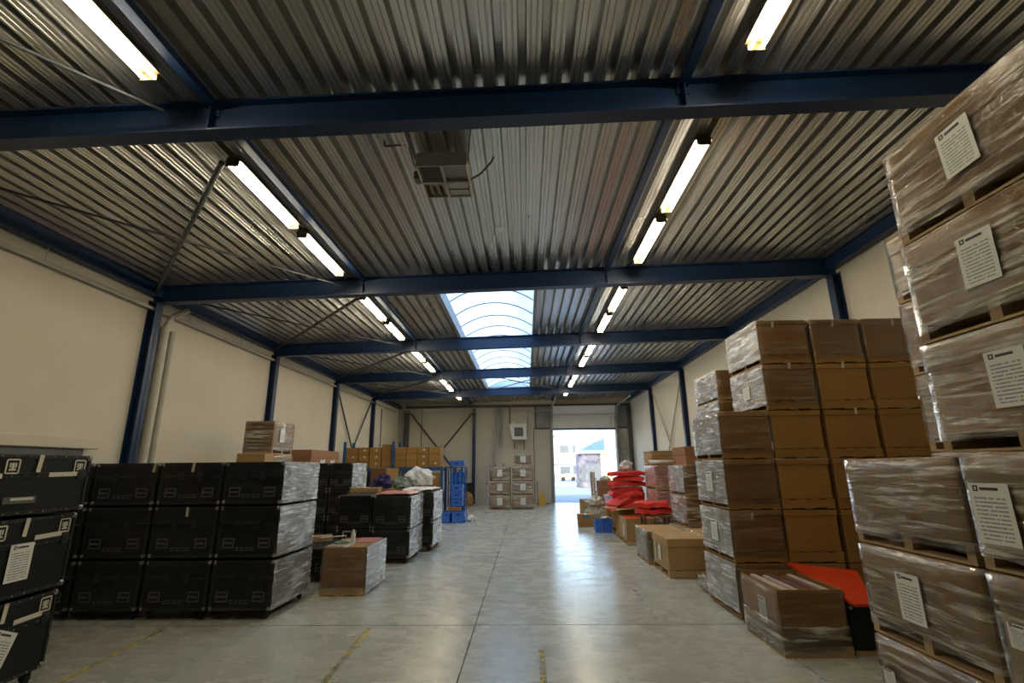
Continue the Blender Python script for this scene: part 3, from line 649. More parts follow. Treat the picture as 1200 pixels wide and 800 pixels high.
# wrapped stack behind the aisle cartons
for k in range(3):
    carton('%s wrapped carton of the shoulder-high stack behind the aisle cartons' % ['bottom', 'middle', 'top'][k], (3.2+.36-(.08 if k == 0 else 0), 10.4+.53, .605*k), 0, h=.6, wrap='film', thick='x-', seed=k, group='shoulder-high wrapped stack')
carton('low wrapped carton against the shoulder-high stack', (3.42, 9.85, 0), 0, wd=.7, d=.9, h=.62, wrap='film_milky_sheen', seed=2, card='card_light', group='shoulder-high wrapped stack')
# flat brown boxes further behind
for k in range(4):
    carton('flat brown box, layer %s of the row along the wall' % ['one', 'two', 'three', 'top'][k], (4.35, 13.1, .57*k), 0, wd=.8, d=1.1, h=.565, lid=.2, card='card_red', group='brown boxes along the wall')
for k in range(3):
    carton('%s carton of the pinkish wrapped stack beside the red sheets' % ['bottom', 'middle', 'top'][k], (3.17+.36, 12.6+.5, .61*k), 0, h=.605, wrap='film_pink' if k else 'film', seed=k, group='pinkish wrapped stack')
for k in range(3):
    carton('flat brown box %s lying over the pinkish stack' % ['lowest', 'between two others', 'uppermost'][k], (3.9, 14.7, 1.72+.17*k), 0, wd=.75, d=1.0, h=.165, lid=.05, pal=False, card='card_light', group='flat boxes over the pinkish stack')
carton('brown carton carrying the flat boxes', (3.9, 14.7, .62), 0, wd=.76, d=1.0, h=1.09, lid=.2, card='card')
carton('brown carton under the tall one by the pinkish stack', (3.9, 14.7, 0), 0, wd=.76, d=1.0, h=.61, lid=.2, card='card')
t = thing('wrap_roll', 'white roll of film lying on the pinkish stack', 'film roll', (3.45, 12.85, 1.83+.06))
obj('roll', MB().tube((-.32, 0, 0), (.32, 0, 0), .055, 12).mesh('roll', 'whitebag', smooth=True), t); obj('core', MB().tube((-.36, 0, 0), (.36, 0, 0), .03, 10).mesh('core', 'card_light'), t)

# ------------------------------------------------------------------ red sheets and clutter by the door
def drape(name, mat, wd, d, amp, seed, fold=0, thick=.02, nx=14, ny=14, droop=.0):
    vs = []; fs = []
    for s in (0, 1):
        for j in range(ny+1):
            for i in range(nx+1):
                u, v = i/nx-.5, j/ny-.5
                z = amp*noise.noise(Vector((u*3+seed, v*3, seed*1.7)))+.4*amp*noise.noise(Vector((u*8, v*8+seed, 2)))
                ed = max(0, abs(u)-.34)/.16; ed2 = max(0, abs(v)-.34)/.16
                z -= droop*(ed**1.5+ed2**1.5)
                vs.append((u*wd*(1+.06*noise.noise(Vector((v*4, seed, 1)))), v*d*(1+.06*noise.noise(Vector((u*4, seed, 5)))), z+(thick if s else 0)))
    n = (nx+1)*(ny+1)
    for j in range(ny):
        for i in range(nx):
            a = j*(nx+1)+i; b = a+1; c = a+nx+2; e = a+nx+1
            fs += [(e, c, b, a), (n+a, n+b, n+c, n+e)]
    rim = [i for i in range(nx+1)]+[j*(nx+1)+nx for j in range(1, ny+1)]+[ny*(nx+1)+i for i in range(nx-1, -1, -1)]+[j*(nx+1) for j in range(ny-1, 0, -1)]
    for a, b in zip(rim, rim[1:]+rim[:1]): fs.append((a, b, n+b, n+a))
    return MB().add(vs, fs).mesh(name, mat)
base = carton('brown carton buried under the heap of red sheets', (2.88, 14.9, 0), 0, wd=.8, d=.9, h=.62, lid=.15, card='card')
def mound(name, mat, prof, seed):
    """a crumpled cover: stacked irregular outlines (z, half x, half y, shift x), flat facets"""
    vs = []; fs = []; n = 11
    for r, (z, hx, hy, sx) in enumerate(prof):
        for i in range(n):
            a = 2*PI*(i+.5*(r % 2))/n; k = 1+.3*noise.noise(Vector((math.cos(a)*2.3+seed, math.sin(a)*2.3, z*5)))
            c, q = math.cos(a), math.sin(a); e = max(abs(c), abs(q))**.92
            vs.append((sx+hx*k*c/e, hy*k*q/e, z+(.05*noise.noise(Vector((c*3, q*3, seed+r*2))) if 0 < r < len(prof)-1 else 0)))
    for r in range(len(prof)-1):
        for i in range(n):
            j = (i+1) % n; fs += [(r*n+i, r*n+j, (r+1)*n+j), (r*n+i, (r+1)*n+j, (r+1)*n+i)]
    fs += [tuple(range(n))[::-1], tuple(range((len(prof)-1)*n, len(prof)*n))]
    return MB().add(vs, fs).mesh(name, mat)
tag(obj('red_sheet', mound('red_sheet', 'red', [(0, .46, .36, -.1), (.16, .5, .38, -.08), (.3, .42, .36, .04), (.42, .48, .36, -.02), (.52, .42, .33, .04), (.6, .44, .32, .0)], 2.2), None, (2.85, 14.55, .625)), 'big crumpled red sheet forming the body of the heap', 'sheet', 'red sheets in the heap')
for k, (z, wd, a, dx) in enumerate(((1.29, .95, .12, .0), (1.43, .8, -.3, .07), (1.57, .88, .16, -.02))):
    o = obj('red_sheet', drape('red_sheet', 'red', wd, .6, .04, 5.1+k*1.7, thick=.088, nx=7, ny=6, droop=.02), None, (2.86+dx, 14.5, z), (0, 0, a)); tag(o, 'folded red sheet on the heap near the door, %s of three' % ['lowest', 'middle', 'top'][k], 'sheet', 'red sheets in the heap')
tag(obj('beige_bag', lump('beige_bag', 'whitebag', .2, 5, sq=(.9, .8, .8), rough=.35), None, (2.87, 14.5, 1.80)), 'small beige bag topping the red heap', 'bag')
# carton with red contents, open-flap carton, red sheets over it
t = thing('open_carton', 'brown pallet carton filled with red material by the aisle', 'carton', (2.37+.33, 12.35+.5, 0))
W, D, H = .66, 1.0, .6; pallet(t, W, D, .1)
obj('box_body', MB().box(-W/2, W/2, -D/2, -D/2+.012, .1, H).box(-W/2, W/2, D/2-.012, D/2, .1, H).box(-W/2, -W/2+.012, -D/2, D/2, .1, H).box(W/2-.012, W/2, -D/2, D/2, .1, H).box(-W/2, W/2, -D/2, D/2, .1, .112).mesh('open_box', 'card_light', bevel=.002), t)
obj('red_filling', drape('red_filling', 'redboard', W-.04, D-.04, .02, 3.3, thick=.03), t, (0, 0, H-.06))
sheet(t, 'x-', -.1, .18, .17, .26, W/2+.003)
t = thing('open_carton', 'brown carton with one flap folded out behind the red-filled one', 'carton', (2.72, 13.95-.12, 0))
W, D, H = .62, .6, .72
obj('box_body', MB().box(-W/2, W/2, -D/2, -D/2+.012, 0, H).box(-W/2, W/2, D/2-.012, D/2, 0, H).box(-W/2, -W/2+.012, -D/2, D/2, 0, H).box(W/2-.012, W/2, -D/2, D/2, 0, H).box(-W/2, W/2, -D/2, D/2, 0, .012).mesh('open_box', 'card', bevel=.002), t)
obj('flap', MB().add([(-W/2, -D/2, H), (W/2-.1, -D/2, H), (W/2-.05, -D/2-.34, H+.05), (-W/2-.2, -D/2-.3, H-.02), (-W/2, -D/2, H+.008), (W/2-.1, -D/2, H+.008), (W/2-.05, -D/2-.34, H+.058), (-W/2-.2, -D/2-.3, H-.012)], [(0,1,2,3),(7,6,5,4),(0,4,5,1),(1,5,6,2),(2,6,7,3),(3,7,4,0)]).mesh('flap', 'card_light'), t)
obj('flap', MB().add([(-W/2, -D/2, H), (-W/2, D/2, H), (-W/2-.36, D/2-.05, H+.02), (-W/2-.36, -D/2+.05, H+.02), (-W/2, -D/2, H+.008), (-W/2, D/2, H+.008), (-W/2-.36, D/2-.05, H+.028), (-W/2-.36, -D/2+.05, H+.028)], [(0,1,2,3),(7,6,5,4),(0,4,5,1),(1,5,6,2),(2,6,7,3),(3,7,4,0)]).mesh('flap', 'card_light'), t)
for k, (x, y, z, a) in enumerate(((2.98, 11.85, .79, .1), (2.86, 11.83, .925, -.22))):
    o = obj('red_sheet', drape('red_sheet', 'red', (.86, .74)[k], .5, .05, 9.3+k*2, thick=.09, nx=7, ny=5, droop=.02), None, (x, y, z), (0, 0, a)); tag(o, '%s of two red sheets laid over a small stand behind the aisle cartons' % ['lower', 'upper'][k], 'sheet', 'red sheets on the stand')
t = thing('side_stand', 'small red-brown stand carrying the red sheets', 'stand', (2.92, 11.85, 0))
obj('stand_top', boxmesh(.6, .45, .04, 'card_red'), t, (0, 0, .7))
for sx in (-1, 1):
    for sy in (-1, 1): obj('leg', boxmesh(.05, .05, .70, 'stripe_dark'), t, (sx*.26, sy*.18, 0))
# clutter between the cartons and the door
t = thing('plastic_bin', 'blue plastic bin on the floor near the loading door', 'bin', (2.18, 14.85, 0))
for sx in (-1, 1):
    obj('bin_body', MB().add([(-.1,-.14,0),(.1,-.14,0),(.1,.14,0),(-.1,.14,0),(-.125,-.17,.34),(.125,-.17,.34),(.125,.17,.34),(-.125,.17,.34),(-.11,-.155,.34),(.11,-.155,.34),(.11,.155,.34),(-.11,.155,.34),(-.09,-.13,.03),(.09,-.13,.03),(.09,.13,.03),(-.09,.13,.03)],
        [(3,2,1,0),(0,1,5,4),(1,2,6,5),(2,3,7,6),(3,0,4,7),(4,5,9,8),(5,6,10,9),(6,7,11,10),(7,4,8,11),(8,9,13,12),(9,10,14,13),(10,11,15,14),(11,8,12,15),(12,13,14,15)]).mesh('bin_body', 'blueplastic', bevel=.005), t, (sx*.127, 0, 0))
tag(obj('paper_scrap', lump('paper_scrap', 'whitebag', .1, 8, sub=2, sq=(1.5, 1, .6), rough=.5), None, (2.27, 14.85, .378)), 'crumpled white wrapping on the blue bin', 'paper')
def small_box(label, loc, wd, d, h, card='card', rz=0, name='carton', patch=None, group=None):
    t = thing(name, label, 'carton', loc, rz, group)
    obj('box_body', boxmesh(wd, d, h, card, .005), t); obj('tape', boxmesh(.05, d*1.002, .003, 'tape', 0), t, (0, 0, h-.001))
    if patch: obj('label_sheet', MB().box(-wd*.22, wd*.22, -d/2-.002, -d/2, h*.45, h*.8).mesh('label_sheet', patch), t)
    return t
small_box('small brown carton with blue patch nearest the doorway floor', (1.86, 16.3, .16), .5, .4, .2, 'card', 0, patch='cyan')
small_box('small brown carton under the one with a blue patch', (1.88, 16.3, 0), .52, .42, .158, 'card')
small_box('brown carton behind the clutter closest to the doorway', (2.35, 19.6, 0), .55, .5, .62, 'card_light', .1)
tag(obj('cloth_bag', lump('cloth_bag', 'greybag', .34, 11, sq=(1.15, .9, 1.05), rough=.35), None, (2.28, 17.15, .21)), 'grey-green sack slumped between small cartons and blue bin', 'bag')
tag(obj('plastic_bag', lump('plastic_bag', 'whitebag', .24, 13, sq=(1.3, .9, .7), rough=.5), None, (2.25, 17.1, .68)), 'crumpled white plastic bag on the grey-green sack', 'bag')
t = thing('broom', 'broom leaning upright in the clutter by the blue bin', 'broom', (2.16, 15.5, 0))
obj('handle', MB().tube((0, 0, .1), (-.04, .15, .95), .014, 8).mesh('handle', 'wood'), t); obj('brush', MB().box(-.15, .15, -.03, .03, 0, .1).mesh('brush', 'darkgrey', bevel=.01), t)
t = thing('tube_bundle', 'tall pale bundle of cardboard tubes standing by the doorway', 'tube bundle', (2.42, 18.2, 0))
for i in range(5): obj('tube', MB().tube((.05*math.cos(i*1.26), .05*math.sin(i*1.26), 0), (.05*math.cos(i*1.26)-.04, .05*math.sin(i*1.26), 1.62-.05*(i % 3)), .04, 8).mesh('tube', 'card_light' if i % 2 else 'whitebag', smooth=False), t)
for z in (.4, .9, 1.35): obj('strap', MB().tube((-.01, 0, z), (-.012, 0, z+.05), .105, 10).mesh('strap', 'whitebag'), t)
for k in range(4):
    small_box('reddish crate, %s of the pile next to the tube bundle' % ['bottom', 'second', 'third', 'top'][k], (2.95, 18.3, .33*k), .78, .6, .325, 'card_red', 0, 'crate', group='reddish crates')
tag(obj('plastic_bag', lump('plastic_bag', 'whitebag', .2, 17, sq=(.9, .9, .5), rough=.5), None, (2.85, 18.35, 1.375)), 'pale bag lying on the reddish crates', 'bag')
tag(obj('blue_cover', mound('blue_cover', 'cyan', [(0, .11, .16, 0), (.05, .12, .17, .01), (.09, .07, .1, 0)], 4.4), None, (3.22, 18.15, 1.325), (0, 0, .2)), 'small blue cover on the reddish crates', 'cover')
t = thing('bucket', 'pale lilac bucket beside the red heap', 'bucket', (2.62, 16.0, .556))
obj('shell', MB().tube((0, 0, 0), (0, 0, .38), .15, 14, .2).mesh('shell', 'lilac', smooth=False), t); obj('rim', MB().tube((0, 0, .37), (0, 0, .4), .21, 14).mesh('rim', 'white'), t)
small_box('brown carton carrying the lilac bucket', (2.75, 16.05, 0), .6, .5, .55, 'card')
tag(obj('cardboard_scrap', MB().box(-.16, .16, -.06, .06, 0, .006).mesh('cardboard_scrap', 'card'), None, (2.12, 13.1, .001), (0, 0, .2)), 'scrap of cardboard lying flat on the floor', 'scrap')
tag(obj('paper_scrap', MB().box(-.05, .05, -.03, .03, 0, .003).mesh('paper_scrap', 'tape'), None, (-1.98, 6.05, .001), (0, 0, .5)), 'small white scrap of paper on the floor by the yellow line', 'paper')
# ladder leaning in the back corner
t = thing('ladder', 'grey ladder leaning in the corner right of the doorway', 'ladder', (5.25, YB-.3, 0), 0)
for sx in (-.17, .17): obj('rail', MB().bar((sx+.3, -.35, 0), (sx-.2, .12, 3.6), .04, .07).mesh('rail', 'grey'), t)
for i in range(11):
    f = (i+1)/12; obj('rung', MB().tube((-.17+.3-.5*f, -.35+.47*f, 3.6*f), (.17+.3-.5*f, -.35+.47*f, 3.6*f), .016, 6).mesh('rung', 'grey'), t)

# ------------------------------------------------------------------ pallets of cartons at the end wall
for c, (x, nl) in enumerate(((-1.17, 3), (-.135, 3))):
    for k in range(nl):
        t = carton('%s wrapped carton of the %s pallet stack at the end wall' % (['bottom', 'middle', 'top'][k], ['four-high', 'three-high'][1-c if False else (1 if c == 0 else 0)]), (x, 22.7+.5, .61*k), PI/2, wd=1.0, d=.98, h=.605, lid=.14, wrap='film', seed=k, card='card_light', group='pallet stacks at the end wall', sheets=[('x+', .0, .2, .22, .3)])
        t.rotation_euler[2] = -PI/2
carton('small wrapped carton crowning the four-high stack at the end wall', (-.12, 23.2, 1.83), -PI/2, wd=.9, d=.8, h=.56, lid=.12, wrap='film', seed=1, card='card_light', group='pallet stacks at the end wall', sheets=[('x+', .0, .2, .22, .28)])
for i, x in enumerate((-1.35, -1.0)):
    tag(obj('glass_jar', MB().tube((0,0,0), (0,0,.12), .06, 8).tube((0,0,.12), (0,0,.16), .045, 8).mesh('glass_jar', 'grey'), None, (x, 22.95, 1.83)), ['small grey jar on the three-high stack, nearer the grey door', 'small grey jar on the three-high stack, nearer the heater'][i], 'jar', 'jars on the stack')
t = thing('wet_floor_sign', 'yellow folding floor sign beside the end-wall pallets', 'sign', (.78, 25.05, 0))
for s in (-1, 1): obj('leaf', MB().add([(-.2, s*.18, 0), (.2, s*.18, 0), (.06, s*.02, .6), (-.06, s*.02, .6), (-.2, s*.15, 0), (.2, s*.15, 0), (.06, 0, .6), (-.06, 0, .6)], [(0,1,2,3),(7,6,5,4),(0,4,5,1),(1,5,6,2),(2,6,7,3),(3,7,4,0)]).mesh('leaf', 'yellow'), t)
t = thing('floor_squeegee', 'dark squeegee leaning on the wall by the yellow sign', 'squeegee', (.58, 25.7, 0))
obj('handle', MB().tube((0, 0, .05), (0, .3, 1.15), .02, 8).mesh('handle', 'darkgrey'), t); obj('blade', MB().box(-.06, .6, -.03, .03, 0, .05).mesh('blade', 'rubber'), t)
t = thing('waste_bin', 'black waste container against the end wall', 'bin', (-3.15, 26.15, 0))
obj('bin_body', MB().add([(-.3,-.25,0),(.3,-.25,0),(.3,.25,0),(-.3,.25,0),(-.38,-.32,1.0),(.38,-.32,1.0),(.38,.32,1.0),(-.38,.32,1.0)], [(3,2,1,0),(4,5,6,7),(0,1,5,4),(1,2,6,5),(2,3,7,6),(3,0,4,7)]).mesh('bin_body', 'rubber', bevel=.02), t)
obj('lid', MB().box(-.4, .4, -.35, .34, 1.0, 1.06).mesh('lid', 'black', bevel=.015), t)
tag(obj('sack', lump('sack', 'card', .34, 21, sq=(.75, .7, 1.25), rough=.2), None, (-2.88, 25.3, .24)), 'brown sack slumped before the black waste container', 'sack')
t = thing('wall_switch', 'small grey switch box on the end wall above the waste container', 'switch', (-3.12, YB-.04, 1.4))
obj('switch_box', boxmesh(.2, .08, .24, 'panel_grey'), t); obj('button', boxmesh(.05, .02, .05, 'darkgrey', 0), t, (0, -.05, .1))

# ------------------------------------------------------------------ pallet rack with brown cartons
t = thing('pallet_rack', 'blue steel rack holding brown cartons at the far case-side corner', 'rack', (0, 17.7, 0))
for x in (-2.95, -4.70, -6.45):
    for y in (0, .9): obj('upright', MB().box(x-.045, x+.045, y-.04, y+.04, 0, 1.86 if x > -3 else 2.75).mesh('upright', 'bluesteel2'), t)
    obj('side_brace', MB().bar((x, .02, .3), (x, .88, 1.3), .03).bar((x, .88, .3), (x, .02, 1.3), .03).mesh('side_brace', 'bluesteel2'), t)
for a, b in ((-4.66, -2.99), (-6.41, -4.74)):
    for y in (-.02, .92): obj('shelf_beam', MB().box(a, b, y-.03, y+.03, 1.72, 1.84).mesh('shelf_beam', 'bluesteel2'), t)
    obj('shelf_board', MB().box(a, b, .02, .88, 1.80, 1.84).mesh('shelf_board', 'wood'), t)
def rack_box(label, x0, x1, z0, z1, y=17.75, lab=True, card='card'):
    t = thing('carton', label, 'carton', ((x0+x1)/2, y+.35, z0), 0, 'cartons on the blue rack')
    W, D, H = x1-x0-.012, .7, z1-z0-.006
    obj('box_body', boxmesh(W, D, H, card, .006), t)
    obj('tape', boxmesh(.05, D+.003, .002, 'card_light', 0), t, (0, 0, H))
    if lab: obj('label_sheet', cached('rlab', lambda: MB().box(-.035, .035, -.002, 0, 0, .06).mesh('label_sheet', 'tape')), t, (W*.1, -D/2-.001, H*.45))
cols = [(-4.66, -4.26), (-4.25, -3.87), (-3.86, -3.46), (-3.45, -3.02)]
for ci, (a, b) in enumerate(cols):
    for k in range(3):
        rack_box('carton on rack shelf beside the blue post, column %s, %s' % (['one', 'two', 'three', 'four'][ci], ['lower', 'middle', 'upper'][k]), a, b, 1.845+.235*k, 1.845+.235*(k+1), lab=ci in (2,) or (ci == 3 and k == 0))
    if ci >= 2:
        for k in range(5):
            rack_box('carton below the rack shelf, column %s, %s' % (['three', 'four'][ci-2], ['at floor', 'second up', 'third up', 'fourth up', 'fifth up'][k]), a, b, .05+.32*k, .05+.32*(k+1), lab=True)
cols2 = [(-6.42, -5.98), (-5.97, -5.6), (-5.58, -5.16), (-5.14, -4.76)]
for ci, (a, b) in enumerate(cols2):
    for k in range(3):
        hh = .235 if ci < 3 else .27
        rack_box('carton on the far rack bay against the corner, column %s, %s' % (['one', 'two', 'three', 'four'][ci], ['lower', 'middle', 'upper'][k]), a, b, 1.845+hh*k, 1.845+hh*(k+1), lab=ci in (1, 2) or (ci == 0 and k == 1))
small_box('open-fronted brown carton with pale side under the rack boxes', (-4.1, 14.6, 1.26), .62, .5, .55, 'card', -.5)
small_box('brown carton below the pale-sided one', (-4.1, 14.6, .62), .7, .6, .63, 'card'); small_box('floor carton below the pale-sided one', (-4.1, 14.6, 0), .75, .65, .615, 'card')
# blue crates and cage trolley
t = thing('roll_cage', 'blue roll cage packed with blue tubes beside the rack', 'trolley', (-2.5, 18.55, 0))
for x in (-.3, .3):
    for y in (-.25, .25): obj('cage_post', MB().tube((x, y, .1), (x, y, 1.85), .02, 8).mesh('cage_post', 'bluesteel2'), t)
obj('cage_base', MB().box(-.34, .34, -.3, .3, .06, .14).mesh('cage_base', 'bluesteel2', bevel=.01), t)
for z in (.7, 1.3, 1.83): obj('cage_rail', MB().bar((-.3, -.25, z), (.3, -.25, z), .025).bar((-.3, .25, z), (.3, .25, z), .025).bar((.3, -.25, z), (.3, .25, z), .025).bar((-.3, -.25, z), (-.3, .25, z), .025).mesh('cage_rail', 'bluesteel2'), t)
for x in (-.27, .27):
    for y in (-.22, .22): obj('caster', MB().tube((x-.015, y, .03), (x+.015, y, .03), .03, 10).box(x-.03, x+.03, y-.03, y+.03, .05, .062).mesh('caster', 'rubber'), t)
for i in range(7): tag(obj('plastic_tube', MB().tube((0, 0, 0), (0, 0, 1.5+.1*(i % 3)), .045, 8).mesh('plastic_tube', 'cyan' if i % 2 else 'blueplastic', smooth=False), None, (-2.72+.075*i, 18.48+.1*(i % 2), .15)), 'tall blue tube in the roll cage, %s counting from the rack' % ['first', 'second', 'third', 'fourth', 'fifth', 'sixth', 'seventh'][i], 'tube', 'blue tubes in the roll cage')
def crate(label, loc, wd, d, h, mat='blueplastic'):
    t = thing('plastic_crate', label, 'crate', loc, 0, 'blue crates beside the rack')
    q = .02; b = MB().box(-wd/2, wd/2, -d/2, -d/2+q, 0, h).box(-wd/2, wd/2, d/2-q, d/2, 0, h).box(-wd/2, -wd/2+q, -d/2, d/2, 0, h).box(wd/2-q, wd/2, -d/2, d/2, 0, h).box(-wd/2, wd/2, -d/2, d/2, 0, q)
    obj('crate_body', b.mesh('crate_body', mat, bevel=.004), t)
    obj('rim', MB().box(-wd/2-.015, wd/2+.015, -d/2-.015, -d/2, h-.05, h).box(-wd/2-.015, wd/2+.015, d/2, d/2+.015, h-.05, h).box(-wd/2-.015, -wd/2, -d/2, d/2, h-.05, h).box(wd/2, wd/2+.015, -d/2, d/2, h-.05, h).mesh('rim', mat), t)
    obj('hand_hole', MB().box(-.06, .06, -d/2-.017, -d/2-.001, h-.12, h-.08).mesh('hand_hole', 'navy'), t)
crate('wide blue crate on the floor at the foot of the roll cage, aisle end', (-2.33, 17.75, 0), .44, .5, .36)
crate('wide blue crate on the floor at the foot of the roll cage, rack end', (-2.735, 17.72, 0), .28, .5, .36)
small_box('flat brown carton on the floor crates under the crate stack', (-2.5, 17.85, .37), .44, .4, .13, 'card_red')
for k in range(3): crate('blue crate in the small stack on the flat carton, %s' % ['lowest', 'middle', 'uppermost'][k], (-2.43, 17.95, .51+.24*k), .4, .4, .235)
crate('blue crate perched on top of the roll cage', (-2.5, 18.5, 1.865), .5, .45, .2)
tag(obj('plastic_bag', lump('plastic_bag', 'whitebag', .14, 31, sub=2, rough=.5), None, (-1.92, 17.9, .078)), 'small white bag wedged by the blue crates', 'bag')

# ------------------------------------------------------------------ flight cases
def flight_case(label, loc, rz=0, wd=.87, d=1.1, h=.6, wheels=False, wrap=None, seed=0, group='black flight cases', front=True, plain=False):
    t = thing('flight_case', label, 'case', loc, rz, group)
    z0 = .11 if wheels else .012
    wd -= .035; d -= .035; h2 = h-.012; zl = z0+(h2-z0)*.66; g = .008
    obj('case_body', boxmesh(wd-g*2, d-g*2, zl-z0-.008, 'black', .01), t, (0, 0, z0))
    obj('lid', boxmesh(wd-g*2, d-g*2, h2-zl, 'black', .01), t, (0, 0, zl))
    def edges():
        m = MB(); e = .028
        for sx in (-1, 1):
            for sy in (-1, 1): m.box(min(sx*wd/2, sx*(wd/2-e)), max(sx*wd/2, sx*(wd/2-e)), min(sy*d/2, sy*(d/2-e)), max(sy*d/2, sy*(d/2-e)), z0, h2)
        for z in (z0, zl-.02, zl+.004, h2-e):
            for sy in (-1, 1): m.box(-wd/2, wd/2, min(sy*d/2, sy*(d/2-.014)), max(sy*d/2, sy*(d/2-.014)), z, z+(e if z in (z0, h2-e) else .016))
            for sx in (-1, 1): m.box(min(sx*wd/2, sx*(wd/2-.014)), max(sx*wd/2, sx*(wd/2-.014)), -d/2, d/2, z, z+(e if z in (z0, h2-e) else .016))
        return m.mesh('edge_profile', 'blackedge')
    obj('edge_profile', cached(('fe', wd, d, h, wheels), edges), t)
    cm = cached('corner', lambda: MB().ball((0,0,0), .03, 6, 4).mesh('corner', 'chrome', smooth=True))
    for sx in (-1, 1):
        for sy in (-1, 1):
            for z in (z0+.022, h2-.022): obj('corner', cm, t, (sx*(wd/2-.018), sy*(d/2-.018), z))
    if front:
        hm = cached('hplate', lambda: MB().box(-.075, .075, -.004, .002, -.06, -.045).box(-.075, .075, -.004, .002, .045, .06).box(-.075, -.06, -.004, .002, -.045, .045).box(.06, .075, -.004, .002, -.045, .045).box(-.05, .05, -.016, -.006, -.01, .012).mesh('handle_plate', 'stencil'))
        for sx in (-1, 1): obj('handle_plate', hm, t, (sx*wd*.30, -d/2, z0+(zl-z0)*.42))
        sm = cached('stencil4', lambda: (lambda m: [m.box(-.13+i*.066, -.13+i*.066+.05, -.002, 0, 0, .01).box(-.13+i*.066, -.13+i*.066+.05, -.002, 0, .032, .042).box(-.13+i*.066, -.13+i*.066+.012, -.002, 0, .01, .032) for i in range(4)] and m)(MB()).mesh('stencil_marks', 'stencil'))
        obj('stencil_marks', sm, t, (0, -d/2-.001, z0+.08))
        lm = cached('latch', lambda: MB().box(-.04, .04, -.008, 0, -.05, .05).box(-.015, .015, -.016, -.008, -.012, .012).mesh('latch', 'blackedge', bevel=.003))
        for sx in (-1, 1): obj('latch', lm, t, (sx*wd*.16, -d/2, zl))
    if wheels:
        wm = cached('caster', lambda: MB().tube((-.018, 0, .045), (.018, 0, .045), .045, 12).box(-.03, -.022, -.03, .03, .03, .1).box(.022, .03, -.03, .03, .03, .1).box(-.045, .045, -.045, .045, .1, .108).mesh('caster', 'rubber'))
        for sx in (-1, 1):
            for sy in (-1, 1): obj('caster', wm, t, (sx*(wd/2-.08), sy*(d/2-.08), 0), (0, 0, .5*sx*sy))
    if wrap: obj('stretch_wrap', wrap_mesh(wd, d, z0, h2-.02, wrap, seed, .06), t)
    return t, (wd, d, z0, zl, h2)
# wall of nine wrapped cases
cxs = [-5.78+.44, -4.89+.44, -4.01+.405, -6.225]; cw = [.87, .87, .81, .86]; zz = [(0, .70), (.715, .64), (1.365, .555)]
for c in range(4):
    for k, (z, h) in enumerate(zz):
        t, q = flight_case('%s black wrapped case, %s column of the black wall' % (['bottom', 'middle', 'top'][k], ['second', 'third', 'aisle-end', 'cream-wall'][c]), (cxs[c], 6.6+.57, z), 0, wd=cw[c], d=1.14, h=h, wheels=k == 0, wrap='film_dark', seed=(c+k) % 3, group='wall of black wrapped cases')
        if c == 2: side_sheen_wrap(t, q[0], q[1], q[2], q[4], k)
        if c < 2 and (k == 2 or (c == 1 and k == 1)):
            obj('tape_strip', MB().box(-.018, .018, -.003, -.001, -.12, .0).mesh('tape_strip', 'tape'), t, (.02 if c == 1 else .38, -q[1]/2, q[4]-.0), (0, .1 if k == 2 else 0, 0))
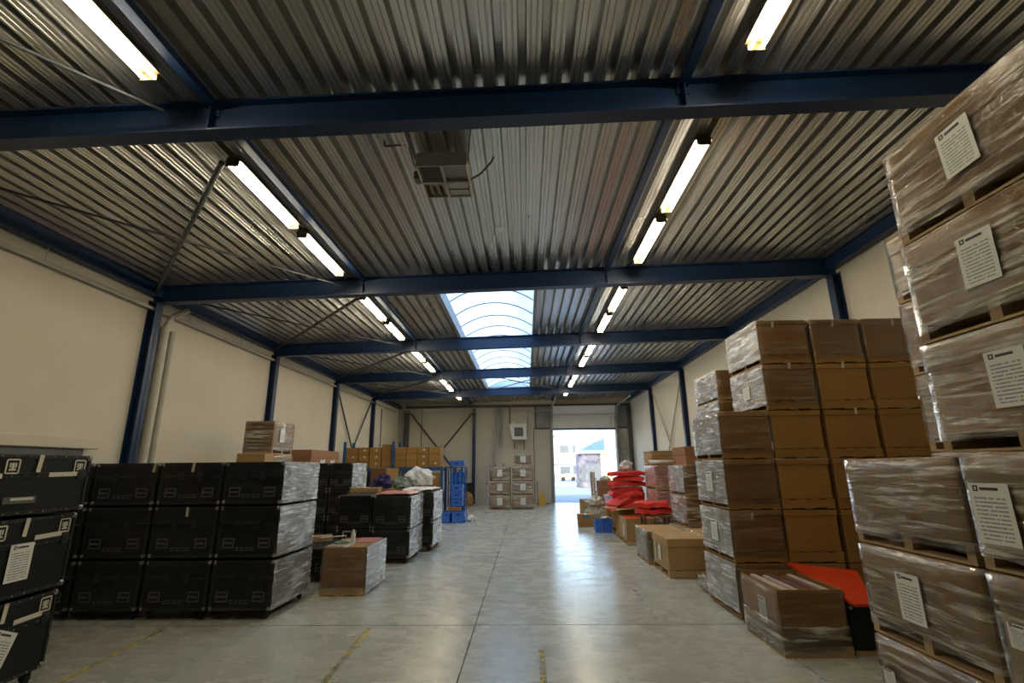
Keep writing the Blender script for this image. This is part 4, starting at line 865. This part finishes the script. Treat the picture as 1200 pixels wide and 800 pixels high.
# three cases in the near corner, stickers and paper on the face towards the aisle
def sticker(t, x, y, z):
    m = cached('sticker', lambda: (lambda b: b.box(-.05, .05, -.002, 0, -.062, -.05).box(-.05, .05, -.002, 0, .05, .062).box(-.06, -.048, -.002, 0, -.055, .055).box(.048, .06, -.002, 0, -.055, .055).box(-.03, .03, -.002, 0, -.035, -.02).box(-.012, .012, -.002, 0, -.02, .03).box(-.03, -.018, -.002, 0, -.01, .03).box(.018, .03, -.002, 0, -.01, .03))(MB()).mesh('sticker', 'tape'))
    obj('sticker', m, t, (x, y, z))
for k, (z, h, rz, xo, yo) in enumerate(((0, .76, PI/2+.10, .0, -.06), (.77, .66, PI/2+.08, -.0, -.03), (1.44, .525, PI/2, 0, 0))):
    t, q = flight_case('black flight case in the near corner, %s' % ['lowest of three with a torn paper', 'middle of three with a white sheet', 'top of three with two square stickers'][k], (-4.3-.46+xo, 4.375+yo, z), rz, wd=1.08, d=.9, h=h, wheels=k == 0, group='flight cases in the near corner', front=False)
    W, D, z0, zl, h2 = q; F = -D/2-.002
    sticker(t, .40, F, h2-.10); sticker(t, -.24, F, h2-.10)
    obj('tape_strip', MB().box(-.02, .02, -.003, -.001, -.15, 0).mesh('tape_strip', 'tape'), t, (-.0, F, h2), (0, .08, 0))
    obj('tape_strip', MB().box(-.14, .14, -.003, -.001, -.02, .02).mesh('tape_strip', 'tape'), t, (.24, F, h2-.17), (0, -.02, 0))
    obj('tape_strip', MB().box(-.14, .14, -.003, -.001, -.02, .02).mesh('tape_strip', 'tape'), t, (-.45, F, h2-.18), (0, -.02, 0))
    if k == 2:
        obj('recess_plate', MB().box(-.14, .14, -.003, 0, -.025, .03).mesh('recess_plate', 'stencil'), t, (-.12, F, z0+.12)); obj('tape_strip', MB().box(-.1, .1, -.004, -.003, 0, .022).mesh('tape_strip', 'tape'), t, (-.1, F, z0+.12))
    if k == 1: sheet(t, 'y-', .0, z0+.13, .22, .30, D/2+.004)
    if k == 0:
        sheet(t, 'y-', -.06, z0+.14, .24, .3, D/2+.004, .4)
    rv = MB()
    for i in range(9):
        for z in (z0+.014, h2-.014, zl-.01): rv.ball((-W/2+.06+i*(W-.12)/8, -D/2-.002, z), .008, 5, 3)
    o = obj('rivets', rv.mesh('rivets', 'chrome'), t); o['kind'] = 'stuff'
    lm = cached('latchbig', lambda: MB().box(-.04, .04, -.008, 0, -.045, .045).box(-.02, .02, -.014, -.008, -.025, .025).mesh('latch', 'blackedge', bevel=.003))
    obj('latch', lm, t, (.43, -D/2, zl)); obj('latch', lm, t, (-.43, -D/2, zl))
# wrapped carton on the floor in front of the black cases
t = carton('wrapped brown carton with a bottle on top before the black cases', (-2.74, 8.30, 0), 0, wd=.70, d=1.06, h=.68, lid=0, wrap='film_light', seed=2, card='card')
side_sheen_wrap(t, .67, 1.03, .02, .67, 5)
obj('paper_patch', MB().box(-.05, .3, -.1, .46, .676, .679).mesh('paper_patch', 'pink'), t); obj('paper_patch', MB().box(-.3, .0, -.45, .2, .676, .679).mesh('paper_patch', 'greybag'), t)
t = thing('plastic_bottle', 'clear bottle standing on the wrapped floor carton', 'bottle', (-2.72, 8.1, .69))
obj('bottle_body', MB().tube((0,0,0), (0,0,.13), .035, 10).tube((0,0,.13), (0,0,.17), .035, 10, .014).mesh('bottle_body', 'clear'), t); obj('cap', MB().tube((0,0,.17), (0,0,.195), .016, 8).mesh('cap', 'white'), t)
t = thing('tape_ring', 'ring of tape lying beside the bottle on the wrapped carton', 'tape roll', (-2.88, 8.05, .69))
tr = MB(); 
for i in range(16):
    a, b = 2*PI*i/16, 2*PI*(i+1)/16; tr.bar((.1*math.cos(a), .1*math.sin(a), .012), (.1*math.cos(b), .1*math.sin(b), .012), .03, .024)
obj('ring', tr.mesh('ring', 'greencloth'), t)
# low flat black case with a plank, further back
t, q = flight_case('low flat black case behind the wrapped floor carton', (-3.78, 9.35, 0), 0, wd=1.1, d=1.3, h=.52, wheels=True, group='black cases further back', front=True)
t = thing('wood_plank', 'pale wooden plank lying on the low black case', 'plank', (-3.95, 9.5, .515))
obj('board', MB().box(-.35, .35, -.1, .1, 0, .1).mesh('board', 'wood', bevel=.004), t, (0, 0, 0), (0, 0, .5)); obj('end_board', MB().box(-.38, -.35, -.11, .11, 0, .11).mesh('end_board', 'card_red'), t, (0, 0, 0), (0, 0, .5))
t = thing('metal_frame', 'thin bent metal frame on the low black case', 'frame', (-3.35, 9.1, .52))
obj('rod', MB().path([(-.2, -.2, 0), (-.2, -.2, .14), (.2, -.1, .16), (.2, -.1, 0)], .012).mesh('rod', 'chrome'), t); obj('rod', MB().path([(0, .3, 0), (0, .3, .18), (.25, .3, .18)], .012).mesh('rod', 'chrome'), t)
# two-high stacks with pink tops
def stack(prefix, x, y, n, h, wd, d, film=True, grp='black cases further back', pink=False, seed=0):
    for k in range(n):
        nm = (['lower', 'upper'] if n == 2 else ['lowest', 'middle', 'top'])[k]
        t, q = flight_case('%s %s' % (nm, prefix), (x, y, k*h), 0, wd=wd, d=d, h=h, wheels=k == 0, wrap='film_dark', seed=k, group=grp)
        if film: side_sheen_wrap(t, q[0], q[1], q[2], q[4], seed+k)
    return n*h
stack('black case of the two-high stack at the aisle, nearer one', -2.31-.385, 10.2+.62, 2, .64, .77, 1.24, seed=1)
stack('black case of the two-high stack at the aisle, farther one', -2.11-.385, 11.62+.6, 2, .65, .77, 1.2, seed=2)
stack('black case of the two-high stack behind the pink top', -3.1-.37, 10.3+.6, 2, .645, .74, 1.2, film=False, seed=3)
o = obj('pink_film', drape('pink_film', 'pink', .76, 1.2, .02, 6.6, thick=.012, droop=.02), None, (-2.69, 10.82, 1.325)); tag(o, 'crumpled pink film on the nearer two-high black stack', 'film')
o = obj('white_film', drape('white_film', 'whitebag', .72, 1.1, .03, 7.6, thick=.012, droop=.02), None, (-2.5, 12.2, 1.35)); tag(o, 'crumpled pale film on the farther two-high black stack', 'film')
# three-high stacks further back
stack('black case of the three-high stack ending in white film', -4.29-.29, 12.4+.55, 3, .655, .57, 1.1, seed=1)
stack('black case of the three-high stack nearer the wall', -4.88-.29, 12.4+.55, 3, .655, .57, 1.1, film=False, seed=2)
# bags of clothes on the black stack
tag(obj('cloth_bag', lump('cloth_bag', 'whitebag', .3, 41, sq=(1.25, .9, .85), rough=.4), None, (-2.7, 12.75, 1.54)), 'white crumpled sack on the farther black stack', 'bag')
tag(obj('green_cloth', lump('green_cloth', 'greencloth', .17, 43, sq=(1.2, .8, 1.0), rough=.4), None, (-3.05, 12.32, 1.43)), 'grey-green cloth beside the white sack', 'cloth')
tag(obj('jacket', lump('jacket', 'navy', .24, 44, sq=(1.0, .8, .9), rough=.45), None, (-3.54, 12.5, 1.455)), 'navy jacket heaped beside the white sack', 'jacket')
small_box('shallow brown carton under the white sack and jacket', (-3.3, 12.5, 1.19), .68, .6, .14, 'card')
carton('tall brown carton below the sack and jacket', (-3.3, 12.55, 0), 0, wd=.6, d=.8, h=1.185, lid=.2, card='card')
small_box('flat open wooden tray in front of the rack boxes', (-3.75, 11.9, 1.28), .62, .4, .1, 'card_light', .05)
small_box('carton stack holding the flat wooden tray', (-3.88, 11.95, .0), .5, .5, 1.275, 'card')
# ------------------------------------------------------------------ cartons along the cream wall
for k in range(4):
    carton('wrapped carton stack by the cream wall, %s' % ['floor layer', 'second layer', 'third layer', 'top layer'][k], (-5.62, 10.3+.48, .7*k+.03), PI, wd=.66+.04*(k < 3), d=.95, h=.69, lid=.15, wrap='film', seed=k, card='card', group='carton stack by the cream wall', sheets=[('x-', .1, .25, .2, .3)])
for k in range(3):
    carton('orange-brown carton beyond the wall stack, %s' % ['floor layer', 'middle layer', 'top layer'][k], (-5.9, 13.0+1.0, .775*k), PI, wd=.58, d=2.0, h=.77, lid=.2, card='card_red' if k == 2 else 'card', group='orange-brown wall cartons', sheets=[('x-', .2, .3, .3, .22), ('x-', -.5, .3, .3, .22)] if k == 2 else [])
small_box('small pale wrapped carton peeking over the black wall', (-5.05, 9.25, 1.86), .5, .4, .24, 'card_light', .1)
for k in range(3): carton('carton supporting the small pale one behind the black wall, %s' % ['bottom', 'middle', 'top'][k], (-5.05, 9.3, .62*k), 0, wd=.7, d=.8, h=.615, card='card')

# ------------------------------------------------------------------ outside
MAT['asphalt'] = pm('pale_asphalt', (.32, .34, .36), (.27, .29, .31), scale=.6, rough=.85)
MAT['render'] = pm('white_render', (.62, .61, .58), (.56, .55, .52), scale=.5, rough=.8)
MAT['outglass'] = pm('dull_window_glass', (.10, .11, .10), (.13, .14, .13), scale=2, rough=.3)
MAT['awning'] = pm('blue_awning', (.1, .18, .28), (.08, .15, .25), scale=1, rough=.6)
MAT['ywall'] = pm('yellow_render', (.75, .58, .25), (.7, .52, .2), scale=1, rough=.8)
MAT['ivy'] = pm('mottled_facade', (.08, .07, .075), (.28, .25, .26), scale=1.6, rough=.9)
sbox('ground', 'asphalt', -60, 80, YB+.05, 200, -.3, -.01, bevel=0)
def o2(x, z): return (x*1.25, 1.8+(z-1.8)*1.25)
t = thing('white_building', 'pale two-storey building across the yard seen through the door', 'building', (0, 75, 0))
obj('facade', MB().box(-20, 9.5, 0, 8, 0, 6.25).mesh('facade', 'render'), t)
obj('parapet', MB().box(-20.1, 9.6, -.15, 8.1, 6.25, 6.45).mesh('parapet', 'grey'), t)
obj('ledge', MB().box(-20, 7.2, -.35, 0, 2.15, 2.35).mesh('ledge', 'grey'), t)
for a, b, c, e in ((4.14, 5.13, 3.47, 4.29), (5.68, 5.95, 3.47, 4.29), (4.16, 5.24, 1.01, 1.8), (5.68, 5.94, 1.0, 1.89), (1.8, 2.8, 3.47, 4.29), (1.8, 2.8, 1.0, 1.8)):
    (xa, za), (xb, zb) = o2(a, c), o2(b, e)
    wn = obj('window', MB().box(xa-.08, xb+.08, -.06, 0, za-.08, zb+.08).mesh('window', 'grey'), t)
    obj('pane', MB().box(xa, xb, -.08, -.05, za, zb).mesh('pane', 'outglass'), wn)
t = thing('awning_building', 'low building with blue sloping roof and yellow side wall outside', 'building', (0, 45, 0))
obj('facade', MB().box(4.75, 6.7, 0, 3, 0, 2.95).mesh('facade', 'ivy'), t)
obj('eaves', MB().box(4.6, 7.3, -.25, 0, 2.95, 3.18).mesh('eaves', 'render'), t)
obj('blue_roof', MB().prism([(4.85, 3.18), (7.08, 3.18), (7.08, 4.25), (6.6, 4.1)], 'y', -.1, 3).mesh('blue_roof', 'awning'), t)
obj('side_wall', MB().box(6.7, 7.7, -.1, 3, 0, 2.95).mesh('side_wall', 'ywall'), t)
obj('gable', MB().prism([(7.1, 2.95), (7.1, 4.3), (8.4, 4.7), (11, 4.9), (11, 0), (7.72, 0), (7.72, 2.95)], 'y', 0, 3).mesh('gable', 'render'), t)
for i, x in enumerate((5.15, 5.75, 6.3)):
    obj('shop_window', MB().box(x-.2, x+.2, -.03, 0, .5, 1.9).mesh('shop_window', 'outglass'), t)
t = thing('parked_car', 'low pale yellow car parked across the yard', 'car', (5.6, 68, 0))
obj('car_body', MB().prism([(-1.0, .2), (-1.0, .55), (-.6, .65), (-.3, .95), (.5, .95), (.8, .65), (1.1, .6), (1.1, .2)], 'y', -.8, .8).mesh('car_body', 'ywall', bevel=.05), t)
for x in (-.65, .7): obj('wheel', MB().tube((x, -.82, .28), (x, .82, .28), .28, 12).mesh('wheel', 'rubber'), t)
t = thing('bicycle_rack', 'dark bicycle racks in front of the pale building', 'rack', (0, 70, 0))
for i in range(8):
    x = 4.0+i*.4; obj('hoop', MB().path([(x, 0, 0), (x, 0, .8), (x+.3, 0, .8), (x+.3, 0, 0)], .03).mesh('hoop', 'grey'), t)
sbox('kerb', 'render', -30, 30, 52, 52.3, -.01, .12)
